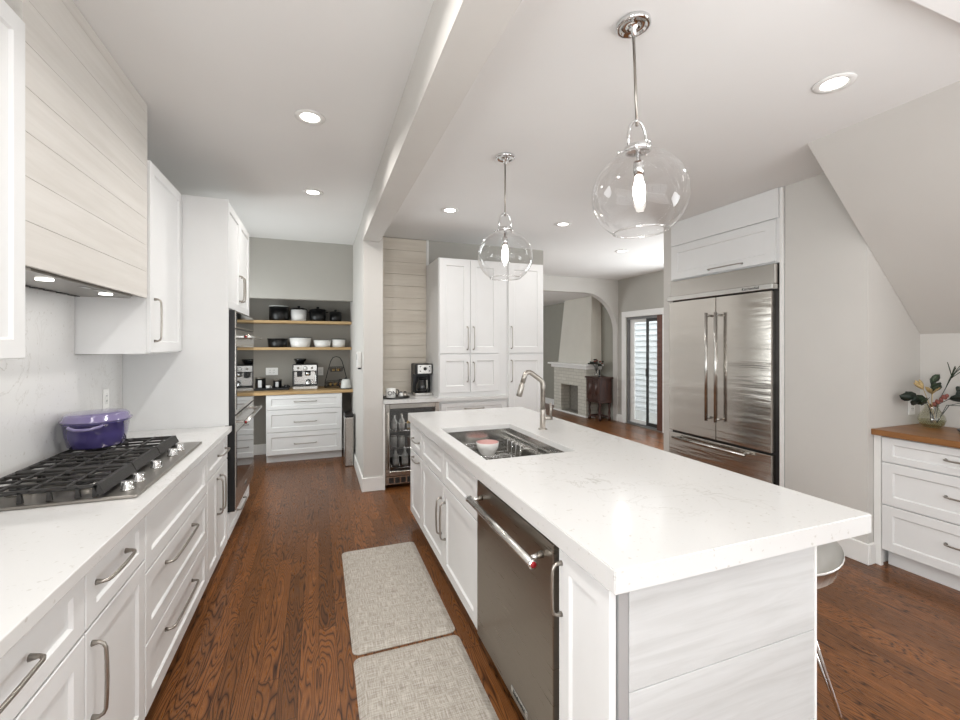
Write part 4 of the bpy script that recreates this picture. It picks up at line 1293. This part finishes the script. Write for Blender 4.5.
def stem(label_kind, tip, mat, kind):
    base_ = Vector((rr.uniform(-0.02, 0.02), rr.uniform(-0.02, 0.02), 0.03))
    tip = Vector(tip)
    mid = Vector((tip.x * 0.25, tip.y * 0.25, 0.16))
    t = bpy.data.objects.new(label_kind, None); C.objects.link(t); t.location = (vx, vy, 0.9145)
    m = MB().tube([base_, mid, tip], 0.0022, 6)
    obj('stalk', m, GREEN_D if kind != 'gold' else DRIED, t)
    m = MB()
    dr_ = (tip - mid).normalized()
    if kind == 'leaf':
        for k in range(4):
            a = rr.uniform(0, 2 * PI)
            dd_ = dr_ + 0.9 * Vector((math.cos(a), math.sin(a), rr.uniform(-0.2, 0.5)))
            leaf(m, mid + (tip - mid) * (0.55 + 0.15 * k), dd_, 0.085, 0.066)
    elif kind == 'gold':
        for k in range(5):
            a = rr.uniform(0, 2 * PI)
            leaf(m, tip - dr_ * 0.02, dr_ + 0.45 * Vector((math.cos(a), math.sin(a), 0.2)), 0.09, 0.028)
    elif kind == 'rust':
        for k in range(14):
            p = tip - dr_ * (0.12 * k / 13)
            a = k * 2.4
            m.ball(p + 0.008 * Vector((math.cos(a), math.sin(a), 0.4)), 0.0105, (1, 1, 1.3), 8)
    else:
        for k in range(7):
            a = rr.uniform(0, 2 * PI)
            leaf(m, mid + (tip - mid) * rr.uniform(0.4, 1), dr_ + 0.5 * Vector((math.cos(a), math.sin(a), 0.1)), 0.13, 0.008)
    obj('leaves' if kind in ('leaf', 'grass') else 'flower_head', m, mat, t)
    return t
S_ = (
    ('eucalyptus_stem', (-0.045, -0.02, 0.31), GREEN, 'leaf', 'dark green leafy stem standing tallest in the glass vase'),
    ('eucalyptus_stem', (-0.165, 0.02, 0.20), GREEN_D, 'leaf', 'dark leafy stem leaning toward the outlet from the glass vase'),
    ('eucalyptus_stem', (0.03, -0.12, 0.235), GREEN_D, 'leaf', 'dark green leafy stem on the right side of the vase bouquet'),
    ('eucalyptus_stem', (-0.08, 0.0, 0.18), GREEN, 'leaf', 'low green leafy stem over the left rim of the glass vase'),
    ('dried_flower', (-0.13, -0.01, 0.28), DRIED, 'gold', 'golden dried flower at the upper left of the vase bouquet'),
    ('dried_flower', (-0.085, -0.04, 0.25), DRIED, 'gold', 'golden dried flower low at the left of the vase bouquet'),
    ('dried_flower', (0.01, -0.07, 0.22), RUST, 'rust', 'rust red dried flower in the middle of the vase bouquet'),
    ('dried_flower', (0.06, -0.33, 0.265), RUST, 'rust', 'rust red dried flower spike reaching right over the wood counter'),
    ('grass_stem', (0.06, -0.28, 0.17), GREEN, 'grass', 'thin green grass stem drooping right from the vase'),
    ('grass_stem', (0.01, -0.10, 0.36), GREEN, 'grass', 'thin tall grass stem rising above the vase bouquet'),
)
for nm, tip, mt_, kd, lb in S_:
    tag(stem(nm, tip, mt_, kd), lb, 'flower' if 'flower' in nm else 'plant stem', 'stems in the glass vase')
ta = thing('serving_tray', 'dark oval tray on the wood counter beside the vase', 'tray', (3.90, 1.38, 0.9145))
obj('tray_plate', MB().lathe([(0, 0), (0.13, 0), (0.15, 0.012), (0.155, 0.02), (0.147, 0.02), (0.128, 0.006), (0, 0.006)], (0, 0, 0), 40, 0.75, 1.1), BLACK, ta)

# ------------------------------------------------------------------ living room through the arch
fp = thing('fireplace', 'painted brick fireplace with white mantel and tapered plaster chimney', 'fireplace', (0, 0, 0))
X0, XB = 5.08, XD - 0.014
FA, FB = 7.47, 8.74
m = MB().box(X0, XB, FA, 7.76, 0.03, 0.98).box(X0, XB, 8.43, FB, 0.03, 0.98).box(X0, XB, 7.76, 8.43, 0.62, 0.98)
obj('brick_surround', m, BRICK, fp)
obj('firebox', MB().box(X0 + 0.22, XB, 7.76, 8.43, 0.03, 0.62).box(X0 + 0.02, X0 + 0.22, 7.76, 8.43, 0.03, 0.05), FIREBOX, fp)
obj('base_moulding', MB().box(X0 - 0.02, XB, FA - 0.02, FB + 0.02, 0.0, 0.03, 0.004), W_TRIM, fp)
obj('mantel', MB().box(X0 - 0.11, XB, FA - 0.11, FB + 0.11, 1.05, 1.085, 0.005).box(X0 - 0.05, XB, FA - 0.05, FB + 0.05, 0.981, 1.05, 0.008), W_TRIM, fp)
t_ = bmesh.new()
lo = [(X0 + 0.10, FA - 0.03), (XB, FA - 0.03), (XB, FB - 0.02), (X0 + 0.10, FB - 0.02)]
hi = [(X0 + 0.13, FA - 0.005), (XB, FA - 0.005), (XB, FB - 0.24), (X0 + 0.13, FB - 0.24)]
A = [t_.verts.new((p[0], p[1], 1.086)) for p in lo]; B = [t_.verts.new((p[0], p[1], 2.478)) for p in hi]
t_.faces.new(A[::-1]); t_.faces.new(B)
for k in range(4):
    t_.faces.new([A[k], A[(k + 1) % 4], B[(k + 1) % 4], B[k]])
bmesh.ops.recalc_face_normals(t_, faces=t_.faces)
cmb = MB(); cmb._merge(t_, False)
obj('chimney_breast', cmb, PLASTER, fp)

sb = thing('sideboard', 'dark carved wooden cabinet on turned legs beside the fireplace', 'sideboard', (5.09, 7.43, 0), RL)
sb.scale = (1, 1, 1.04)
SW = 0.40
obj('carcass', MB().box(0, SW, 0.0, 0.28, 0.37, 0.79), WALNUT, sb)
obj('top_board', MB().box(-0.03, SW + 0.05, -0.05, 0.29, 0.791, 0.82, 0.006), WALNUT, sb)
obj('apron', MB().box(-0.015, SW + 0.015, -0.015, 0.28, 0.33, 0.369, 0.008), WALNUT, sb)
for i in (0, 1):
    x0 = 0.005 + i * 0.2
    d = obj('door', shaker(MB(), x0, x0 + 0.19, 0.39, 0.775, -0.001, 0.018, 0.03, 0.008), WALNUT, sb)
    obj('carved_oval', MB().lathe([(0, 0.03), (0.05, 0.02), (0.075, 0.0)], (0, 0, 0), 24, 0.9, 1.6, mat=Matrix.Translation((x0 + 0.095, -0.009, 0.5825)) @ Matrix.Rotation(PI / 2, 4, 'X')), WALNUT, d)
for x in (0.03, SW - 0.03):
    for y in (0.03, 0.25):
        obj('leg', MB().lathe([(0, 0), (0.03, 0), (0.03, 0.06), (0.018, 0.075), (0.026, 0.14), (0.016, 0.22), (0.026, 0.28), (0.026, 0.33), (0, 0.33)], (x, y, 0), 14), WALNUT, sb)
obj('stretcher', MB().box(0.03, SW - 0.03, 0.02, 0.04, 0.05, 0.08).box(0.03, SW - 0.03, 0.24, 0.26, 0.05, 0.08).box(0.02, 0.04, 0.03, 0.25, 0.05, 0.08), WALNUT, sb)
v2 = thing('flower_vase', 'dark glass vase of flowers on the carved cabinet beyond the arch', 'vase', (5.19, 7.27, 0.8538))
obj('vase_body', MB().lathe([(0, 0), (0.04, 0), (0.045, 0.02), (0.035, 0.10), (0.045, 0.17), (0.04, 0.17), (0.03, 0.10), (0.04, 0.02), (0, 0.006)], (0, 0, 0), 24), CLEAR, v2)
m = MB(); m2 = MB(); m3 = MB()
for k in range(26):
    a = rr.uniform(0, 2 * PI); q_ = rr.uniform(0.02, 0.13)
    tip = Vector((q_ * math.cos(a), q_ * math.sin(a), 0.36 - q_ * 0.9 + rr.uniform(-0.03, 0.03)))
    m.tube([(0, 0, 0.06), (tip.x * 0.3, tip.y * 0.3, 0.19), tip], 0.002, 5)
    if k % 3 == 0:
        m3.ball(tip, 0.02, (1, 1, 0.8), 10)
    else:
        for j in range(3):
            b_ = rr.uniform(0, 2 * PI)
            leaf(m2, tip - Vector((0, 0, 0.02)), (math.cos(b_), math.sin(b_), 0.5), 0.06, 0.035)
for nm, mm, mt_ in (('flower_stems', m, GREEN_D), ('leaves', m2, GREEN_D), ('blooms', m3, RUST)):
    q_ = obj(nm, mm, mt_, v2); q_['kind'] = 'stuff'
cd = thing('candlestick', 'short dark candlestick right of the vase on the carved cabinet', 'candlestick', (5.17, 7.14, 0.8538))
obj('holder', MB().lathe([(0, 0), (0.025, 0), (0.02, 0.012), (0.008, 0.03), (0.016, 0.05), (0.016, 0.055), (0, 0.055)], (0, 0, 0), 16), BLACK, cd)
obj('candle', MB().lathe([(0, 0.0555), (0.014, 0.0555), (0.014, 0.14), (0, 0.142)], (0, 0, 0), 14), BLACK, cd)

# ------------------------------------------------------------------ floor mats
def rug(label, x0, x1, y0, y1):
    pts = []
    r = 0.035
    for cx, cy, a0 in ((x1 - r, y1 - r, 0), (x0 + r, y1 - r, PI / 2), (x0 + r, y0 + r, PI), (x1 - r, y0 + r, 3 * PI / 2)):
        for k in range(6):
            a = a0 + k * PI / 10
            pts.append((cx + r * math.cos(a), cy + r * math.sin(a)))
    t = bmesh.new()
    cx, cy = (x0 + x1) / 2, (y0 + y1) / 2
    def sc_(p, d):
        return (cx + (p[0] - cx) * (1 - 2 * d / (x1 - x0)), cy + (p[1] - cy) * (1 - 2 * d / (y1 - y0)))
    rings = []
    for d, z in ((0.0, 0.0005), (0.0, 0.004), (0.028, 0.0175), (0.036, 0.019)):
        rings.append([t.verts.new((*sc_(p, d), z)) for p in pts])
    n = len(pts)
    t.faces.new(rings[0][::-1]); t.faces.new(rings[-1])
    for a, b in zip(rings[:-1], rings[1:]):
        for k in range(n):
            t.faces.new([a[k], a[(k + 1) % n], b[(k + 1) % n], b[k]])
    bmesh.ops.recalc_face_normals(t, faces=t.faces)
    mb = MB(); mb._merge(t, False)
    tag(obj('floor_mat', mb, MAT), label, 'mat', 'kitchen floor mats')
rug('taupe woven floor mat in front of the island sink, the farther one', 0.15, 0.665, 2.13, 3.22)
rug('taupe woven floor mat in front of the dishwasher, the nearer one', 0.15, 0.665, 1.02, 2.11)

# ------------------------------------------------------------------ pendants
LIPGL = thin_glass('globe_lip_glass', base=0.35, rim=0.9)
def pendant(label, x, y, tilt=(0, 0)):
    t = thing('pendant_light', label, 'pendant light', (x, y, CEIL_R), 0, 'glass globe pendants above the island')
    t.rotation_euler = (tilt[0], tilt[1], 0)
    obj('canopy', MB().lathe([(0, -0.0005), (0.066, -0.0005), (0.066, -0.014), (0.060, -0.018), (0.052, -0.018), (0.048, -0.012), (0.018, -0.014), (0.016, -0.024), (0.010, -0.027), (0.010, -0.05), (0, -0.05)], (0, 0, 0), 36), CHROME, t)
    obj('rod', MB().tube([(0, 0, -0.05), (0, 0, -0.40)], 0.0055, 12), NICKEL, t)
    zc = -0.67; R = 0.178
    # yoke and collar
    m = MB()
    m.tube([(-0.042, 0, -0.49), (-0.044, 0, -0.44), (-0.034, 0, -0.405), (-0.018, 0, -0.385), (0, 0, -0.378), (0.018, 0, -0.385), (0.034, 0, -0.405), (0.044, 0, -0.44), (0.042, 0, -0.49)], 0.006, 10)
    m.lathe([(0.0, -0.478), (0.045, -0.478), (0.052, -0.482), (0.052, -0.50), (0.045, -0.503), (0, -0.503)], (0, 0, 0), 32)
    obj('yoke', m, CHROME, t)
    m = MB()
    for a in (0.4, 2.5, 4.6):
        c_, s_ = math.cos(a), math.sin(a)
        m.tube([(0.05 * c_, 0.05 * s_, -0.491), (0.068 * c_, 0.068 * s_, -0.491)], 0.003, 8)
        m.ball((0.072 * c_, 0.072 * s_, -0.491), 0.007, (1, 1, 1), 10)
    obj('thumb_screws', m, CHROME, t)
    # globe: open at the bottom, neck at the top
    pr = [(0.043, -0.4995), (0.043, zc + R * 0.93)]
    a0, a1 = math.radians(75), math.radians(-56)
    for k in range(33):
        a = a0 + (a1 - a0) * k / 32
        pr.append((R * 1.03 * math.cos(a), zc + R * 0.97 * math.sin(a)))
    gl = obj('globe', MB().lathe(pr, (0, 0, 0), 56), GLOBE, t)
    rb = R * 1.03 * math.cos(a1); zb = zc + R * 0.97 * math.sin(a1)
    obj('globe_lip', MB().tube([(rb * math.cos(k * PI / 24), rb * math.sin(k * PI / 24), zb) for k in range(48)], 0.0036, 8, True), LIPGL, gl)
    obj('socket', MB().lathe([(0, -0.5035), (0.008, -0.5035), (0.008, -0.535), (0.020, -0.54), (0.020, -0.595), (0, -0.595)], (0, 0, 0), 24), CHROME, t)
    obj('bulb', MB().lathe([(0, -0.596), (0.013, -0.596), (0.015, -0.61), (0.022, -0.635), (0.0225, -0.67), (0.017, -0.70), (0.008, -0.712), (0, -0.714)], (0, 0, 0), 24), BULB, t)
    return t
pendant('clear glass globe pendant over the near end of the island', 1.153, 1.376, (0, math.radians(-2.6)))
pendant('clear glass globe pendant over the island sink, the farther one', 1.165, 2.645)

# ------------------------------------------------------------------ recessed lights
def downlight(label, x, y, z, watts=LAMP_W):
    t = thing('recessed_light', label, 'ceiling light', (x, y, z), 0, 'recessed ceiling lights')
    obj('trim_ring', MB().lathe([(0.052, -0.001), (0.085, -0.001), (0.083, -0.006), (0.058, -0.007), (0.052, -0.004), (0.052, -0.001)], (0, 0, 0), 36), W_TRIM, t)
    obj('lens', MB().lathe([(0, -0.0015), (0.0515, -0.0015), (0.0515, -0.003), (0, -0.0035)], (0, 0, 0), 32), LAMP, t)
    l = bpy.data.lights.new('downlight_beam', 'AREA'); l.shape = 'DISK'; l.size = 0.10; l.energy = watts; l.color = LAMP_COL; l.spread = math.radians(150)
    o = bpy.data.objects.new('downlight_beam', l); C.objects.link(o); o.location = (0, 0, -0.012); o.parent = t
DLS = ((-0.049, 2.687, CEIL_L, 'recessed round light in the left ceiling, nearer of the two over the aisle'),
       (-0.049, 3.996, CEIL_L, 'recessed round light in the left ceiling, farther of the two over the aisle'),
       (1.146, 3.876, CEIL_R, 'recessed round light just right of the beam before the hutch cabinet'),
       (2.381, 3.913, CEIL_R, 'recessed round light between the far pendant and the arch'),
       (3.80, 4.76, CEIL_R, 'recessed round light in the far hall ceiling before the arch'),
       (2.321, 1.352, CEIL_R, 'recessed round light beside the sloped stair soffit, the largest in view'))
for x, y, z, lb in DLS:
    downlight(lb, x, y, z, AISLE_W if x < 0 else LAMP_W)
# unseen lamps added along the same row to brighten the aisle
for y in (1.35, 0.05, -1.2):
    l = area('downlight_beam', (-0.049, y, CEIL_L - 0.012), (0, 0, 0), 0.1, 0.1, AISLE_W, LAMP_COL, math.radians(150))

# ------------------------------------------------------------------ bar stool under the seating overhang
bs_ = thing('bar_stool', 'bar stool with pearly bucket seat and chrome wire legs by the island', 'stool', (1.68, 1.215, 0))
def shell():
    t = bmesh.new()
    rows = []
    nA = 40
    prof = ((0.0, 0.0), (0.10, 0.002), (0.17, 0.018), (0.215, 0.055), (0.235, 0.11))
    for side in (0, 1):
        off = 0.007 * side
        rr_ = []
        for r, z in prof:
            ring = []
            for k in range(nA):
                a = 2 * PI * k / nA
                # back of the seat (away from the island) rises a little
                lift = (0.5 + 0.5 * math.cos(a)) ** 2 * 0.05 * (r / 0.235) ** 2
                ring.append(t.verts.new((r * math.cos(a) * (1 - off) , r * math.sin(a) * (1 - off), 0.565 + z + lift + off)))
            rr_.append(ring)
        rows.append(rr_)
    for side, rr_ in enumerate(rows):
        for a, b in zip(rr_[:-1], rr_[1:]):
            for k in range(nA):
                f = [a[k], a[(k + 1) % nA], b[(k + 1) % nA], b[k]]
                t.faces.new(f if side else f[::-1])
    for k in range(nA):
        t.faces.new([rows[0][-1][k], rows[0][-1][(k + 1) % nA], rows[1][-1][(k + 1) % nA], rows[1][-1][k]])
    bmesh.ops.remove_doubles(t, verts=t.verts, dist=1e-5)
    mb = MB(); mb._merge(t, True)
    return mb
obj('seat_shell', shell(), PEARL, bs_)
for k in range(4):
    a = -0.46 + k * PI / 2
    c_, s_ = math.cos(a), math.sin(a)
    f_ = Vector((0.272 * c_, 0.272 * s_, 0.007))
    m = MB()
    for da in (-0.5, 0.5):
        tp = Vector((0.09 * math.cos(a + da), 0.09 * math.sin(a + da), 0.562))
        m.tube([tp, tp.lerp(f_, 0.97) , f_], 0.006, 10)
    obj('leg', m, CHROME, bs_)
obj('seat_mount', MB().lathe([(0, 0.55), (0.105, 0.55), (0.105, 0.5635), (0, 0.5635)], (0, 0, 0), 28), CHROME, bs_)
